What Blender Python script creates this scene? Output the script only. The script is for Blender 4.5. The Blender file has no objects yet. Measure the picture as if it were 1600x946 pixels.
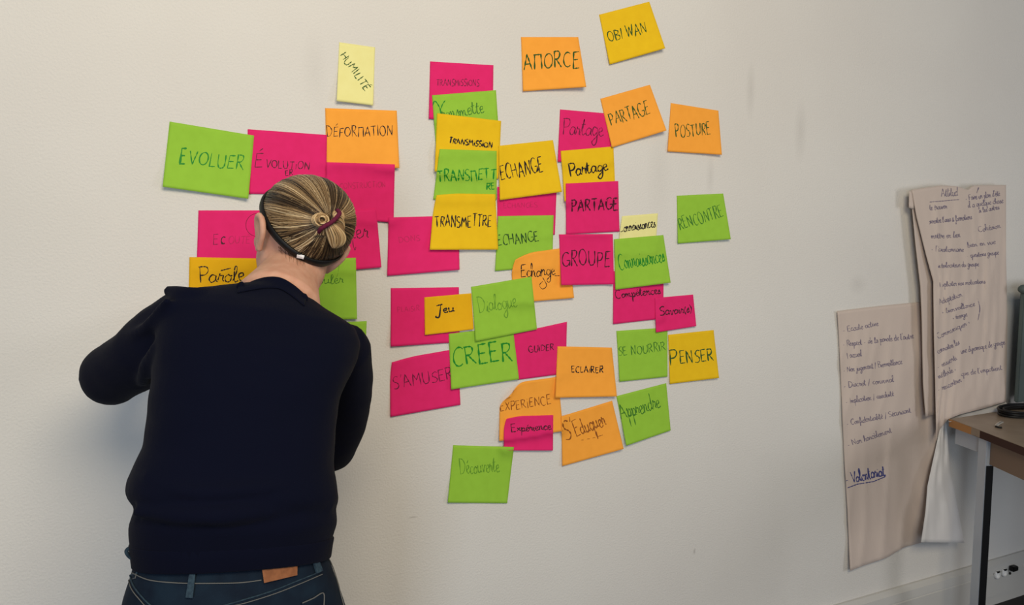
import bpy, bmesh, math, random
import numpy as np
from mathutils import Vector, Matrix, noise
from mathutils.bvhtree import BVHTree

# ------------------------------------------------------------------ camera, world, lights
S = bpy.context.scene
COL = S.collection
D, H = 1.80, 1.48                       # camera distance to the wall and eye height
YAW, PITCH = math.radians(25), math.radians(5)
F = 1600 * 26 / 36.0                    # focal length in pixels of the 1600 wide frame
cd = bpy.data.cameras.new('camera'); cd.lens = 26; cd.sensor_width = 36; cd.sensor_fit = 'HORIZONTAL'
cd.clip_start = 0.02
cam = bpy.data.objects.new('camera', cd); COL.objects.link(cam)
cam.location = (0, -D, H); cam.rotation_euler = (math.pi / 2 - PITCH, 0, -YAW)
S.camera = cam
S.view_settings.view_transform = 'Standard'; S.view_settings.look = 'None'
S.view_settings.gamma = 1.0; S.view_settings.use_curve_mapping = False
S.view_settings.exposure = 0.0

W = bpy.data.worlds.new('world'); S.world = W; W.use_nodes = True
bg = W.node_tree.nodes['Background']; bg.inputs[0].default_value = (0.66, 0.79, 1.0, 1); bg.inputs[1].default_value = 0.22

def area(name, loc, target, sx, sy, power, col, spread=180):
    l = bpy.data.lights.new(name, 'AREA'); l.shape = 'RECTANGLE'; l.size = sx; l.size_y = sy
    l.energy = power; l.color = col; l.spread = math.radians(spread)
    o = bpy.data.objects.new(name, l); COL.objects.link(o); o.location = loc
    o.rotation_euler = (Vector(target) - Vector(loc)).to_track_quat('-Z', 'Y').to_euler()
    return o
area('ceiling_lamp_light', (0.30, -2.7, 2.80), (0.45, 0, 1.8), 1.6, 1.0, 64, (1.0, 0.86, 0.64))
area('right_window_light', (3.7, -2.5, 1.30), (0.2, 0, 1.3), 0.8, 1.0, 15, (0.97, 0.96, 1.0))
area('rear_window_light', (-1.7, -4.1, 1.15), (0.0, 0, 1.1), 0.9, 1.1, 50, (0.72, 0.84, 1.0))

# ------------------------------------------------------------------ pixel <-> place helpers
fwd = np.array([math.sin(YAW) * math.cos(PITCH), math.cos(YAW) * math.cos(PITCH), -math.sin(PITCH)])
rgt = np.array([math.cos(YAW), -math.sin(YAW), 0.0]); upv = np.cross(rgt, fwd)
CAM = np.array([0.0, -D, H])
def ray(x, y): return fwd + rgt * ((x - 800) / F) - upv * ((y - 473) / F)
def at(x, y, depth=0.0):                # point on the plane y = depth that the photo shows there
    d = ray(x, y); return CAM + d * ((depth + D) / d[1])
def atz(x, y, z):
    d = ray(x, y); return CAM + d * ((z - H) / d[2])

# ------------------------------------------------------------------ generic builders
def tag(o, label=None, cat=None, group=None, kind=None):
    if label: o['label'] = label
    if cat: o['category'] = cat
    if group: o['group'] = group
    if kind: o['kind'] = kind
    return o
def empty(name, loc=(0, 0, 0)):
    o = bpy.data.objects.new(name, None); COL.objects.link(o); o.location = loc; o.empty_display_size = 0.1
    return o
def link(name, mesh, mat, parent=None, smooth=False):
    o = bpy.data.objects.new(name, mesh); COL.objects.link(o)
    if mat: mesh.materials.append(mat)
    if smooth:
        for p in mesh.polygons: p.use_smooth = True
    if parent:
        o.parent = parent
        o.matrix_parent_inverse = Matrix.Translation(-Vector(parent.location)) if parent.type == 'EMPTY' else Matrix()
    return o
def mesh_from(name, verts, faces):
    m = bpy.data.meshes.new(name); m.from_pydata([tuple(v) for v in verts], [], faces); m.update()
    return m
def bm_mesh(name, bm):
    bmesh.ops.recalc_face_normals(bm, faces=bm.faces)
    m = bpy.data.meshes.new(name); bm.to_mesh(m); bm.free(); return m
def add_loft(bm, rings, caps=True):
    vs = [[bm.verts.new(tuple(p)) for p in r] for r in rings]
    n = len(vs[0])
    for a, b in zip(vs, vs[1:]):
        for i in range(n):
            bm.faces.new((a[i], a[(i + 1) % n], b[(i + 1) % n], b[i]))
    if caps:
        bm.faces.new(list(reversed(vs[0]))); bm.faces.new(vs[-1])
def frames(pts):
    pts = [Vector(p) for p in pts]; out = []; n = len(pts)
    t0 = (pts[1] - pts[0]).normalized()
    a = Vector((0, 0, 1)) if abs(t0.z) < 0.9 else Vector((1, 0, 0))
    nrm = (a - t0 * a.dot(t0)).normalized()
    for i in range(n):
        t = (pts[min(i + 1, n - 1)] - pts[max(i - 1, 0)])
        t = t.normalized() if t.length > 1e-9 else t0
        nrm = nrm - t * nrm.dot(t)
        nrm = nrm.normalized()
        out.append((pts[i], t, nrm, t.cross(nrm)))
    return out
def add_tube(bm, pts, rad, sides=12, caps=True):
    rings = []
    for i, (p, t, n, b) in enumerate(frames(pts)):
        r = rad[i] if isinstance(rad, (list, tuple)) else rad
        ra, rb = r if isinstance(r, (list, tuple)) else (r, r)
        rings.append([p + n * (ra * math.cos(2 * math.pi * k / sides)) + b * (rb * math.sin(2 * math.pi * k / sides)) for k in range(sides)])
    add_loft(bm, rings, caps)
def catmull(pts, sub=6):
    P = [np.array(p, float) for p in pts]; n = len(P)
    if n < 3: return P
    out = []
    for i in range(n - 1):
        p0, p1, p2, p3 = P[max(i - 1, 0)], P[i], P[i + 1], P[min(i + 2, n - 1)]
        for k in range(sub):
            t = k / sub
            out.append(0.5 * (2 * p1 + (p2 - p0) * t + (2 * p0 - 5 * p1 + 4 * p2 - p3) * t * t + (3 * p1 - p0 - 3 * p2 + p3) * t ** 3))
    out.append(P[-1]); return out
def limb(bm, joints, radii, sub=6, sides=16):     # smooth tapering tube with rounded ends
    J = catmull([list(j) + [r] for j, r in zip(joints, radii)], sub)
    pts = [j[:3] for j in J]; rr = [max(j[3], 0.002) for j in J]
    d0 = (pts[0] - pts[1]); d0 /= np.linalg.norm(d0); d1 = pts[-1] - pts[-2]; d1 /= np.linalg.norm(d1)
    for f, c in ((0.5, 0.86), (0.85, 0.5)):
        pts = [pts[0] + d0 * rr[0] * 0] + pts[1:]
    pre = [(pts[0] + d0 * rr[0] * 0.9, rr[0] * 0.35), (pts[0] + d0 * rr[0] * 0.5, rr[0] * 0.83)]
    post = [(pts[-1] + d1 * rr[-1] * 0.5, rr[-1] * 0.83), (pts[-1] + d1 * rr[-1] * 0.9, rr[-1] * 0.35)]
    pts = [p for p, _ in pre] + pts + [p for p, _ in post]; rr = [r for _, r in pre] + rr + [r for _, r in post]
    add_tube(bm, pts, rr, sides)
def add_ellipsoid(bm, c, r, M=None, seg=24):
    rings = []
    for j in range(1, seg // 2):
        th = math.pi * j / (seg // 2)
        rings.append([(math.sin(th) * math.cos(2 * math.pi * i / seg), math.sin(th) * math.sin(2 * math.pi * i / seg), math.cos(th)) for i in range(seg)])
    def tr(p):
        v = Vector((p[0] * r[0], p[1] * r[1], p[2] * r[2]))
        if M is not None: v = M @ v
        return v + Vector(c)
    add_loft(bm, [[tr(p) for p in ring] for ring in rings])
def add_box(bm, lo, hi, bevel=0.0, M=None):
    x0, y0, z0 = lo; x1, y1, z1 = hi
    vs = [bm.verts.new(p if M is None else tuple(M @ Vector(p))) for p in
          [(x0, y0, z0), (x1, y0, z0), (x1, y1, z0), (x0, y1, z0), (x0, y0, z1), (x1, y0, z1), (x1, y1, z1), (x0, y1, z1)]]
    fs = [bm.faces.new([vs[i] for i in f]) for f in ((0, 3, 2, 1), (4, 5, 6, 7), (0, 1, 5, 4), (1, 2, 6, 5), (2, 3, 7, 6), (3, 0, 4, 7))]
    if bevel:
        es = list({e for f in fs for e in f.edges})
        bmesh.ops.bevel(bm, geom=es, offset=bevel, segments=2, affect='EDGES')
def remeshed(name, bm, voxel, smooth=6, fac=0.5):  # union overlapping closed shapes into one continuous surface
    tmp = bpy.data.objects.new('tmp', bm_mesh('tmp', bm)); COL.objects.link(tmp)
    r = tmp.modifiers.new('r', 'REMESH'); r.mode = 'VOXEL'; r.voxel_size = voxel
    if smooth:
        s = tmp.modifiers.new('s', 'SMOOTH'); s.iterations = smooth; s.factor = fac
    dg = bpy.context.evaluated_depsgraph_get(); dg.update()
    me = bpy.data.meshes.new_from_object(tmp.evaluated_get(dg)); me.name = name
    old = tmp.data; bpy.data.objects.remove(tmp); bpy.data.meshes.remove(old)
    me.materials.clear()
    return me

# ------------------------------------------------------------------ materials
def s2l(c):
    return tuple((v / 255 / 12.92) if v / 255 <= 0.04045 else ((v / 255 + 0.055) / 1.055) ** 2.4 for v in c) + (1,)
def mat(name, rgb, rough=0.8, spec=0.3, metal=0.0, bump=None, var=None, sheen=0.0, sub=0.0):
    m = bpy.data.materials.new(name); m.use_nodes = True
    nt = m.node_tree; b = nt.nodes['Principled BSDF']
    b.inputs['Base Color'].default_value = s2l(rgb); b.inputs['Roughness'].default_value = rough
    b.inputs['Metallic'].default_value = metal; b.inputs['Specular IOR Level'].default_value = spec
    if sheen: b.inputs['Sheen Weight'].default_value = sheen
    if sub:
        b.inputs['Subsurface Weight'].default_value = sub; b.inputs['Subsurface Radius'].default_value = (0.012, 0.004, 0.002)
        b.inputs['Subsurface Scale'].default_value = 0.6
    tc = nt.nodes.new('ShaderNodeTexCoord')
    if var:                              # (scale, second colour, stretch)
        n = nt.nodes.new('ShaderNodeTexNoise'); n.inputs['Scale'].default_value = var[0]; n.inputs['Detail'].default_value = 5
        mp = nt.nodes.new('ShaderNodeMapping'); mp.inputs['Scale'].default_value = var[2] if len(var) > 2 else (1, 1, 1)
        cr = nt.nodes.new('ShaderNodeValToRGB'); cr.color_ramp.elements[0].color = s2l(rgb); cr.color_ramp.elements[1].color = s2l(var[1])
        cr.color_ramp.elements[0].position = 0.35; cr.color_ramp.elements[1].position = 0.68
        nt.links.new(tc.outputs['Object'], mp.inputs[0]); nt.links.new(mp.outputs[0], n.inputs['Vector'])
        nt.links.new(n.outputs[0], cr.inputs[0]); nt.links.new(cr.outputs[0], b.inputs['Base Color'])
    if bump:                             # (scale, strength, distance)
        n = nt.nodes.new('ShaderNodeTexNoise'); n.inputs['Scale'].default_value = bump[0]; n.inputs['Detail'].default_value = 3
        bp = nt.nodes.new('ShaderNodeBump'); bp.inputs['Strength'].default_value = bump[1]; bp.inputs['Distance'].default_value = bump[2]
        nt.links.new(tc.outputs['Object'], n.inputs['Vector'])
        nt.links.new(n.outputs[0], bp.inputs['Height']); nt.links.new(bp.outputs[0], b.inputs['Normal'])
    return m
M_wall = mat('wall_paint', (222, 219, 212), 0.75, 0.25, bump=(190, 0.55, 0.0022), var=(1.3, (216, 212, 205)))
M_floor = mat('dark_floor', (38, 36, 35), 0.6, var=(9, (26, 25, 25)))
M_trunk = mat('trunking_plastic', (196, 194, 188), 0.5)
NOTE = {
    'pink': mat('paper_pink', (229, 42, 112), 0.85, 0.15, bump=(900, .15, .0004), var=(40, (224, 40, 107))),
    'green': mat('paper_green', (151, 199, 64), 0.85, 0.15, bump=(900, .15, .0004), var=(40, (147, 194, 61))),
    'yellow': mat('paper_yellow', (236, 193, 30), 0.85, 0.15, bump=(900, .15, .0004), var=(40, (232, 188, 28))),
    'orange': mat('paper_orange', (252, 169, 64), 0.85, 0.15, bump=(900, .15, .0004), var=(40, (248, 165, 61))),
    'amber': mat('paper_amber', (232, 176, 24), 0.85, 0.15, bump=(900, .15, .0004), var=(40, (228, 171, 22))),
    'pale': mat('paper_pale_yellow', (238, 232, 158), 0.85, 0.15, bump=(900, .15, .0004), var=(40, (235, 228, 152))),
}
INK = {
    'black': mat('black_ink', (26, 18, 22), 0.6), 'green': mat('green_ink', (18, 132, 34), 0.6),
    'dkgreen': mat('dark_green_ink', (42, 82, 28), 0.6), 'olive': mat('olive_ink', (100, 150, 40), 0.7),
    'plum': mat('plum_ink', (112, 14, 58), 0.6), 'faint': mat('faint_pink_ink', (196, 28, 90), 0.7), 'wine': mat('wine_ink', (74, 10, 36), 0.6),
    'brown': mat('brown_ink', (146, 82, 24), 0.6), 'leaf': mat('leaf_green_ink', (58, 118, 32), 0.6), 'grey': mat('grey_violet_ink', (122, 111, 126), 0.7), 'blue': mat('blue_ink', (66, 70, 124), 0.6),
}

def smudges(m, marks):                   # faint grey rub marks with their own shapes
    nt = m.node_tree; b = nt.nodes['Principled BSDF']; src = b.inputs['Base Color'].links[0].from_socket; tc = nt.nodes.new('ShaderNodeTexCoord')
    for (x, y, z), (sx, sz), k in marks:
        mp = nt.nodes.new('ShaderNodeMapping'); mp.vector_type = 'TEXTURE'; mp.inputs['Location'].default_value = (x, 0, z); mp.inputs['Scale'].default_value = (sx, .1, sz)
        g = nt.nodes.new('ShaderNodeTexGradient'); g.gradient_type = 'SPHERICAL'; mu = nt.nodes.new('ShaderNodeMath'); mu.operation = 'MULTIPLY'; mu.inputs[1].default_value = k * .55
        mx = nt.nodes.new('ShaderNodeMix'); mx.data_type = 'RGBA'; mx.inputs['B'].default_value = s2l((120, 112, 104))
        nt.links.new(tc.outputs['Object'], mp.inputs[0]); nt.links.new(mp.outputs[0], g.inputs[0]); nt.links.new(g.outputs['Fac'], mu.inputs[0]); nt.links.new(mu.outputs[0], mx.inputs['Factor'])
        nt.links.new(src, mx.inputs['A']); src = mx.outputs['Result']
    nt.links.new(src, b.inputs['Base Color'])
smudges(M_wall, [(at(1173, 142), (.022, .10), .30), (at(1251, 205), (.03, .11), .28), (at(1110, 275), (.018, .07), .25), (at(492, 110), (.035, .10), .14), (at(1085, 862), (.006, .012), .8),
                 (at(1030, 270), (.05, .18), .14), (at(600, 410), (.012, .05), .2), (at(1340, 445), (.05, .04), .25), (at(645, 809), (.016, .003), .7)])
# ------------------------------------------------------------------ the room
bm = bmesh.new(); add_box(bm, (-3.2, 0, 0), (5.2, 0.12, 3.0))
bmr = bmesh.new(); add_box(bmr, (5.2, -5.0, 0), (5.3, 0.12, 3.0)); tag(link('wall_right', bm_mesh('wall_right', bmr), M_wall), kind='structure')
tag(link('wall_back', bm_mesh('wall_back', bm), M_wall), kind='structure')
bm = bmesh.new(); add_box(bm, (-3.2, -5.0, -0.1), (5.2, 0.12, 0))
tag(link('floor', bm_mesh('floor', bm), M_floor), kind='structure')
bm = bmesh.new()                         # cable trunking with a bevelled top and a lid groove, on a low skirting
prof = [(0, 0.0), (-0.018, 0.0), (-0.018, 0.042), (-0.030, 0.046), (-0.030, 0.136), (-0.027, 0.138), (-0.027, 0.142), (-0.030, 0.144), (-0.026, 0.172), (-0.008, 0.184), (0, 0.184)]
add_loft(bm, [[(x, y - 0.001, z) for y, z in prof] for x in (-3.2, 5.2)])
tag(link('baseboard_back', bm_mesh('baseboard_back', bm), M_trunk), kind='structure')

# ------------------------------------------------------------------ single-stroke handwriting
def arc(cx, cy, rx, ry, a0, a1, n=12):
    return [(cx + rx * math.cos(math.radians(a0 + (a1 - a0) * k / n)), cy + ry * math.sin(math.radians(a0 + (a1 - a0) * k / n))) for k in range(n + 1)]
def cv(*p): return [tuple(q) for q in catmull(p, 5)]
G = {                                    # glyph: (advance, strokes); capitals 0..1 high
 'A': (.72, [[(0, 0), (.33, 1), (.66, 0)], [(.1, .36), (.58, .38)]]),
 'B': (.62, [[(.05, 0), (.05, 1)], cv((.05, 1), (.5, .85), (.42, .6), (.08, .52), (.55, .38), (.5, .06), (.02, .0))]),
 'C': (.68, [arc(.36, .5, .34, .5, 50, 310)]),
 'D': (.7, [[(.06, 0), (.06, 1)], cv((0, 1), (.4, .93), (.64, .55), (.4, .08), (0, 0))]),
 'E': (.58, [[(.5, 1), (.05, .97), (.04, 0), (.52, .03)], [(.05, .52), (.42, .54)]]),
 'F': (.56, [[(.52, 1), (.05, .96), (.04, 0)], [(.05, .52), (.42, .54)]]),
 'G': (.74, [arc(.38, .5, .36, .5, 50, 330), [(.42, .42), (.74, .42), (.7, .05)]]),
 'H': (.7, [[(.05, 0), (.05, 1)], [(.6, 0), (.6, 1)], [(.05, .5), (.6, .54)]]),
 'I': (.2, [[(.08, 0), (.08, 1)]]),
 'i': (.2, [[(.08, 0), (.08, .72)], [(.08, .95), (.09, 1.0)]]),
 'J': (.5, [cv((.0, .95), (.5, 1.08)), cv((.34, 1.05), (.3, .4), (.2, -.5), (-.05, -.5), (.0, -.3))]),
 'L': (.52, [[(.06, 1), (.04, .02), (.48, .04)]]),
 'M': (.82, [[(.03, 0), (.1, 1), (.38, .45), (.66, 1), (.74, 0)]]),
 'W': (.9, [[(0, 1), (.2, 0), (.42, .8), (.62, 0), (.84, 1)]]),
 'Q': (.72, [[(.05, 0), (.1, .98)], [(-.02, .98), (.62, 1.0), (.66, 0)]]),     # the flat-topped M of this hand
 'N': (.72, [[(.05, 0), (.07, 1), (.58, .02), (.62, 1)]]),
 'O': (.76, [arc(.36, .5, .34, .48, 95, 460, 18)]),
 'P': (.6, [[(.06, 0), (.07, 1)], cv((0, .98), (.42, .98), (.52, .74), (.36, .5), (.08, .46))]),
 'R': (.66, [[(.06, 0), (.07, 1)], cv((0, .98), (.42, .98), (.5, .76), (.34, .54), (.08, .5)), [(.2, .5), (.6, 0)]]),
 'S': (.58, [cv((.52, .92), (.3, 1.0), (.08, .82), (.14, .6), (.42, .44), (.52, .22), (.34, .02), (.02, .06))]),
 'T': (.64, [[(.0, .97), (.64, 1.0)], [(.32, .99), (.3, 0)]]),
 'U': (.7, [cv((.06, 1), (.06, .4), (.16, .06), (.38, .02), (.56, .16), (.62, .5), (.62, 1)), ]),
 'V': (.66, [[(0, 1), (.3, 0), (.6, 1)]]),
 'a': (.5, [cv((.42, .42), (.2, .5), (.03, .25), (.14, .02), (.34, .14), (.42, .45), (.4, .14), (.5, .04))]),
 'b': (.46, [cv((0, .05), (.16, .6), (.2, 1), (.1, .9), (.07, .2), (.2, 0), (.38, .14), (.36, .4), (.2, .42))]),
 'c': (.42, [cv((.38, .42), (.2, .5), (.03, .24), (.16, .0), (.42, .1))]),
 'd': (.52, [cv((.4, .4), (.18, .48), (.03, .22), (.16, .0), (.36, .16)), cv((.46, 1.05), (.4, .4), (.4, .08), (.52, .04))]),
 'e': (.42, [cv((.04, .22), (.3, .32), (.28, .5), (.08, .42), (.08, .1), (.22, .0), (.42, .1))]),
 'f': (.36, [cv((.0, .1), (.24, .8), (.18, 1.05), (.1, .7), (.1, -.4), (.02, -.3), (.3, .2))]),
 'g': (.48, [cv((.4, .42), (.18, .5), (.04, .24), (.18, .02), (.38, .2)), cv((.42, .48), (.38, -.3), (.18, -.55), (.02, -.36), (.3, -.1), (.48, .06))]),
 'h': (.5, [cv((0, .1), (.2, .8), (.16, 1.1), (.07, .8), (.06, 0)), cv((.06, .12), (.24, .46), (.36, .38), (.34, .06), (.5, .04))]),
 'k': (.46, [cv((.08, 1), (.06, 0)), [(.36, .48), (.08, .2), (.4, 0)]]),
 'j': (.3, [cv((.16, .46), (.14, -.3), (.0, -.5), (-.06, -.3), (.3, .1)), [(.18, .68), (.19, .72)]]),
 'l': (.3, [cv((0, .06), (.2, .7), (.18, 1.02), (.08, .9), (.08, .2), (.16, .0), (.3, .1))]),
 'm': (.72, [cv((.0, .4), (.06, .48), (.06, 0)), cv((.06, .2), (.2, .48), (.28, .38), (.28, 0)), cv((.28, .2), (.42, .48), (.52, .38), (.52, .08), (.72, .06))]),
 'n': (.5, [cv((.0, .4), (.06, .48), (.06, 0)), cv((.06, .2), (.22, .48), (.32, .38), (.32, .08), (.5, .06))]),
 'o': (.46, [cv((.24, .48), (.05, .3), (.1, .03), (.3, .04), (.38, .3), (.22, .5), (.3, .4), (.46, .4))]),
 'p': (.48, [cv((.02, .4), (.08, .5), (.06, -.6)), cv((.07, .2), (.24, .5), (.4, .3), (.28, .02), (.08, .08), (.48, .06))]),
 'q': (.48, [cv((.4, .42), (.18, .5), (.04, .24), (.18, .02), (.38, .2)), cv((.42, .48), (.38, -.55), (.48, -.1))]),
 'r': (.36, [cv((.0, .1), (.1, .55), (.12, .42), (.28, .42), (.26, .1), (.36, .05))]),
 's': (.36, [cv((.0, .06), (.22, .5), (.24, .3), (.28, .1), (.12, .0), (.04, .08)), cv((.2, .03), (.36, .08))]),
 't': (.36, [cv((.0, .08), (.18, .9), (.12, .2), (.2, .0), (.36, .1)), [(.0, .58), (.32, .62)]]),
 'u': (.5, [cv((.0, .42), (.06, .46), (.06, .12), (.18, .0), (.36, .2), (.38, .47), (.38, .1), (.5, .05))]),
 'v': (.42, [cv((.0, .44), (.08, .42), (.18, .0), (.34, .44), (.42, .4))]),
 'X': (.6, [[(.02, 1), (.54, 0)], [(.54, 1), (0, 0)]]),
 'x': (.42, [cv((.02, .46), (.2, .24), (.4, .02)), cv((.36, .48), (.18, .22), (.0, .0))]),
 'y': (.46, [cv((.02, .46), (.1, .1), (.3, .1), (.38, .46)), cv((.38, .46), (.3, -.4), (.06, -.4), (.46, .06))]),
 'I2': (.24, [cv((.0, .1), (.1, .46), (.1, .08), (.24, .05)), [(.12, .68), (.13, .72)]]),
 '-': (.5, [[(.05, .24), (.32, .27)]]), ' ': (.32, []), "'": (.2, [[(.12, 1.1), (.04, .85)]]), '/': (.4, [[(.02, -.2), (.3, 1)]]),
 '(': (.24, [cv((.2, .8), (.06, .3), (.18, -.15))]), ')': (.24, [cv((.04, .85), (.2, .35), (.02, -.2))]), '&': (.5, [cv((.45, .0), (.1, .5), (.2, .7), (.25, .5), (.0, .15), (.2, .0), (.44, .3))]),
 '+': (.4, [[(.05, .25), (.32, .25)], [(.18, .1), (.18, .4)]]), '.': (.2, [[(.06, .0), (.1, .03)]]), '|': (.3, [[(.1, -.2), (.08, .9)]]),
}
ACC = {'É': ('E', [[(.2, 1.16), (.42, 1.36)]]), 'é': ('e', [[(.16, .64), (.3, .84)]]), 'ô': ('o', [[(-.2, .72), (.36, .86)]]), 'è': ('e', [[(.1, .84), (.24, .64)]]), 'î': ('I2', [])}
def glyph(ch, cursive):
    if ch in ACC:
        w, st = glyph(ACC[ch][0], cursive); return w, st + ACC[ch][1]
    if ch == 'i' and cursive: ch = 'I2'
    return G[ch]
def strokes(txt, p0, p1, h, cursive, wob, rnd):
    """polylines in photo pixels: text on the baseline p0 -> p1, capitals h high"""
    xs = 0; raw = []
    for ch in txt:
        w, st = glyph(ch, cursive)
        dy = rnd.uniform(-.05, .05) * wob; sc = 1 + rnd.uniform(-.07, .07) * wob; sh = rnd.uniform(-.06, .08) * wob
        for s in st: raw.append([(xs + x + y * sh, y * sc + dy) for x, y in s])
        xs += w + ((0 if ch.islower() else (-.1 if ch in 'PVRT' else .02)) if cursive else .1)
    xs -= .1 if not cursive else 0
    dx, dy = p1[0] - p0[0], p1[1] - p0[1]; L = math.hypot(dx, dy); ux, uy = dx / L, dy / L
    return [[(p0[0] + ux * (x / xs * L) + uy * y * h, p0[1] + uy * (x / xs * L) - ux * y * h) for x, y in s] for s in raw]

class Surf:
    """a sheet given in photo pixels over a grid, standing off the wall by off[j][i]"""
    def __init__(s, pixf, off): s.pixf = pixf; s.off = off
    def offset(s, u, v):
        nj, ni = s.off.shape; a = min(max(u, 0), 1) * (ni - 1); b = min(max(v, 0), 1) * (nj - 1)
        i = min(int(a), ni - 2); j = min(int(b), nj - 2); a -= i; b -= j; o = s.off
        return (o[j, i] * (1 - a) + o[j, i + 1] * a) * (1 - b) + (o[j + 1, i] * (1 - a) + o[j + 1, i + 1] * a) * b
    def inv(s, x, y):
        u = v = 0.5
        for _ in range(8):
            p = s.pixf(u, v); e = 1e-3; pu = s.pixf(u + e, v); pv = s.pixf(u, v + e)
            a, b, c, d = (pu[0] - p[0]) / e, (pv[0] - p[0]) / e, (pu[1] - p[1]) / e, (pv[1] - p[1]) / e
            det = a * d - b * c; rx, ry = x - p[0], y - p[1]
            u += (d * rx - b * ry) / det; v += (a * ry - c * rx) / det
        return u, v
    def place(s, x, y, extra):
        u, v = s.inv(x, y); return at(x, y, -(s.offset(u, v) + extra)), (-.004 <= u <= 1.004 and -.004 <= v <= 1.004)
THICK, LIFT = 0.00028, 0.00045
def write_on(surf, items, parent, name='handwriting', step=2.0):
    if name == 'handwritten_line' and len(items) > 1:
        for it in items: write_on(surf, [it], parent, name, step)
        return
    byink = {}
    for lines, ink, w in items: byink.setdefault(ink, []).extend((l, w) for l in lines)
    for ink, ls in byink.items():
        V, Fc = [], []
        for l, w in ls:
            pts = []
            for a, b in zip(l, l[1:]):
                n = max(1, int(math.hypot(b[0] - a[0], b[1] - a[1]) / step))
                for k in range(n): pts.append((a[0] + (b[0] - a[0]) * k / n, a[1] + (b[1] - a[1]) * k / n))
            pts.append(l[-1]); prev = None
            for i, (x, y) in enumerate(pts):
                a, b = pts[max(i - 1, 0)], pts[min(i + 1, len(pts) - 1)]
                tx, ty = b[0] - a[0], b[1] - a[1]; L = math.hypot(tx, ty) or 1; tx /= L; ty /= L
                hw = w / 2 * (0.8 + 0.35 * math.sin(i * .7 + x))
                if i in (0, len(pts) - 1): hw *= .6
                q0, k0 = surf.place(x - ty * hw, y + tx * hw, THICK + .00015); q1, k1 = surf.place(x + ty * hw, y - tx * hw, THICK + .00015)
                if not (k0 and k1): prev = None; continue
                V += [q0, q1]
                if prev is not None: Fc.append((prev, prev + 1, len(V) - 1, len(V) - 2))
                prev = len(V) - 2
        if Fc: link(name, mesh_from(name, V, Fc), INK[ink], parent)

# ------------------------------------------------------------------ the wall cluster: a height map lets every sheet lie on the ones below it
RES = 0.004; X0, Z0 = -0.9, 0.5
HM = np.zeros((500, 1250))
def cell(p): return int((p[2] - Z0) / RES), int((p[0] - X0) / RES)
def sheet_mesh(name, pts_front, pts_back):
    nj, ni = len(pts_front), len(pts_front[0]); V = [p for r in pts_front for p in r] + [p for r in pts_back for p in r]
    n = nj * ni; Fc = []
    for j in range(nj - 1):
        for i in range(ni - 1):
            a = j * ni + i; Fc.append((a, a + ni, a + ni + 1, a + 1)); Fc.append((n + a, n + a + 1, n + a + ni + 1, n + a + ni))
    rim = [i for i in range(ni)] + [j * ni + ni - 1 for j in range(1, nj)] + [(nj - 1) * ni + i for i in range(ni - 2, -1, -1)] + [j * ni for j in range(nj - 2, 0, -1)]
    for a, b in zip(rim, rim[1:] + rim[:1]): Fc.append((a, b, n + b, n + a))
    return mesh_from(name, V, Fc)
def lay(name, pixf, lift, nu, nv, material, drape=True, parent=None, smooth=True, base0=0.0006):
    off = np.zeros((nv + 1, nu + 1)); base = np.zeros_like(off)
    for j in range(nv + 1):
        for i in range(nu + 1):
            p = at(*pixf(i / nu, j / nv)); r, c = cell(p)
            base[j, i] = HM[r - 1:r + 2, c - 1:c + 2].max() if drape else 0
    b = base.copy()
    for _ in range(14 if drape else 0):
        q = np.pad(b, 1, mode='edge')
        b = np.maximum(base, (q[:-2, 1:-1] + q[2:, 1:-1] + q[1:-1, :-2] + q[1:-1, 2:] + 2 * b) / 6)
    for j in range(nv + 1):
        for i in range(nu + 1): off[j, i] = b[j, i] + (LIFT if drape else base0) + max(lift(i / nu, j / nv), 0)
    s = Surf(pixf, off)
    fr = [[at(*pixf(i / nu, j / nv), -(off[j, i] + THICK)) for i in range(nu + 1)] for j in range(nv + 1)]
    bk = [[at(*pixf(i / nu, j / nv), -off[j, i]) for i in range(nu + 1)] for j in range(nv + 1)]
    if drape:
        for a in np.linspace(0, 1, 90):
            for c in np.linspace(0, 1, 80):
                o = s.offset(a, c) + THICK; r, k = cell(at(*pixf(a, c), -o)); HM[r, k] = max(HM[r, k], o)
    o = link(name, sheet_mesh(name, fr, bk), material, parent, smooth=False)
    for p in o.data.polygons: p.use_smooth = len(p.vertices) == 4 and p.index < 2 * nu * nv
    return o, s
def quad(TL, TR, BR, BL, roll=0.0):
    """corner pixels; roll > 0 rounds the upper left corner off"""
    def f(u, v):
        x = (TL[0] * (1 - u) + TR[0] * u) * (1 - v) + (BL[0] * (1 - u) + BR[0] * u) * v
        y = (TL[1] * (1 - u) + TR[1] * u) * (1 - v) + (BL[1] * (1 - u) + BR[1] * u) * v
        if roll:
            k = max(0, 1 - u * 2.4) ** 1.5 * max(0, 1 - v * 2.4) ** 1.5; x += roll * k * .8; y += roll * k * .8
        return x, y
    return f
GROUP = 'coloured sticky notes on the wall'
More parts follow.
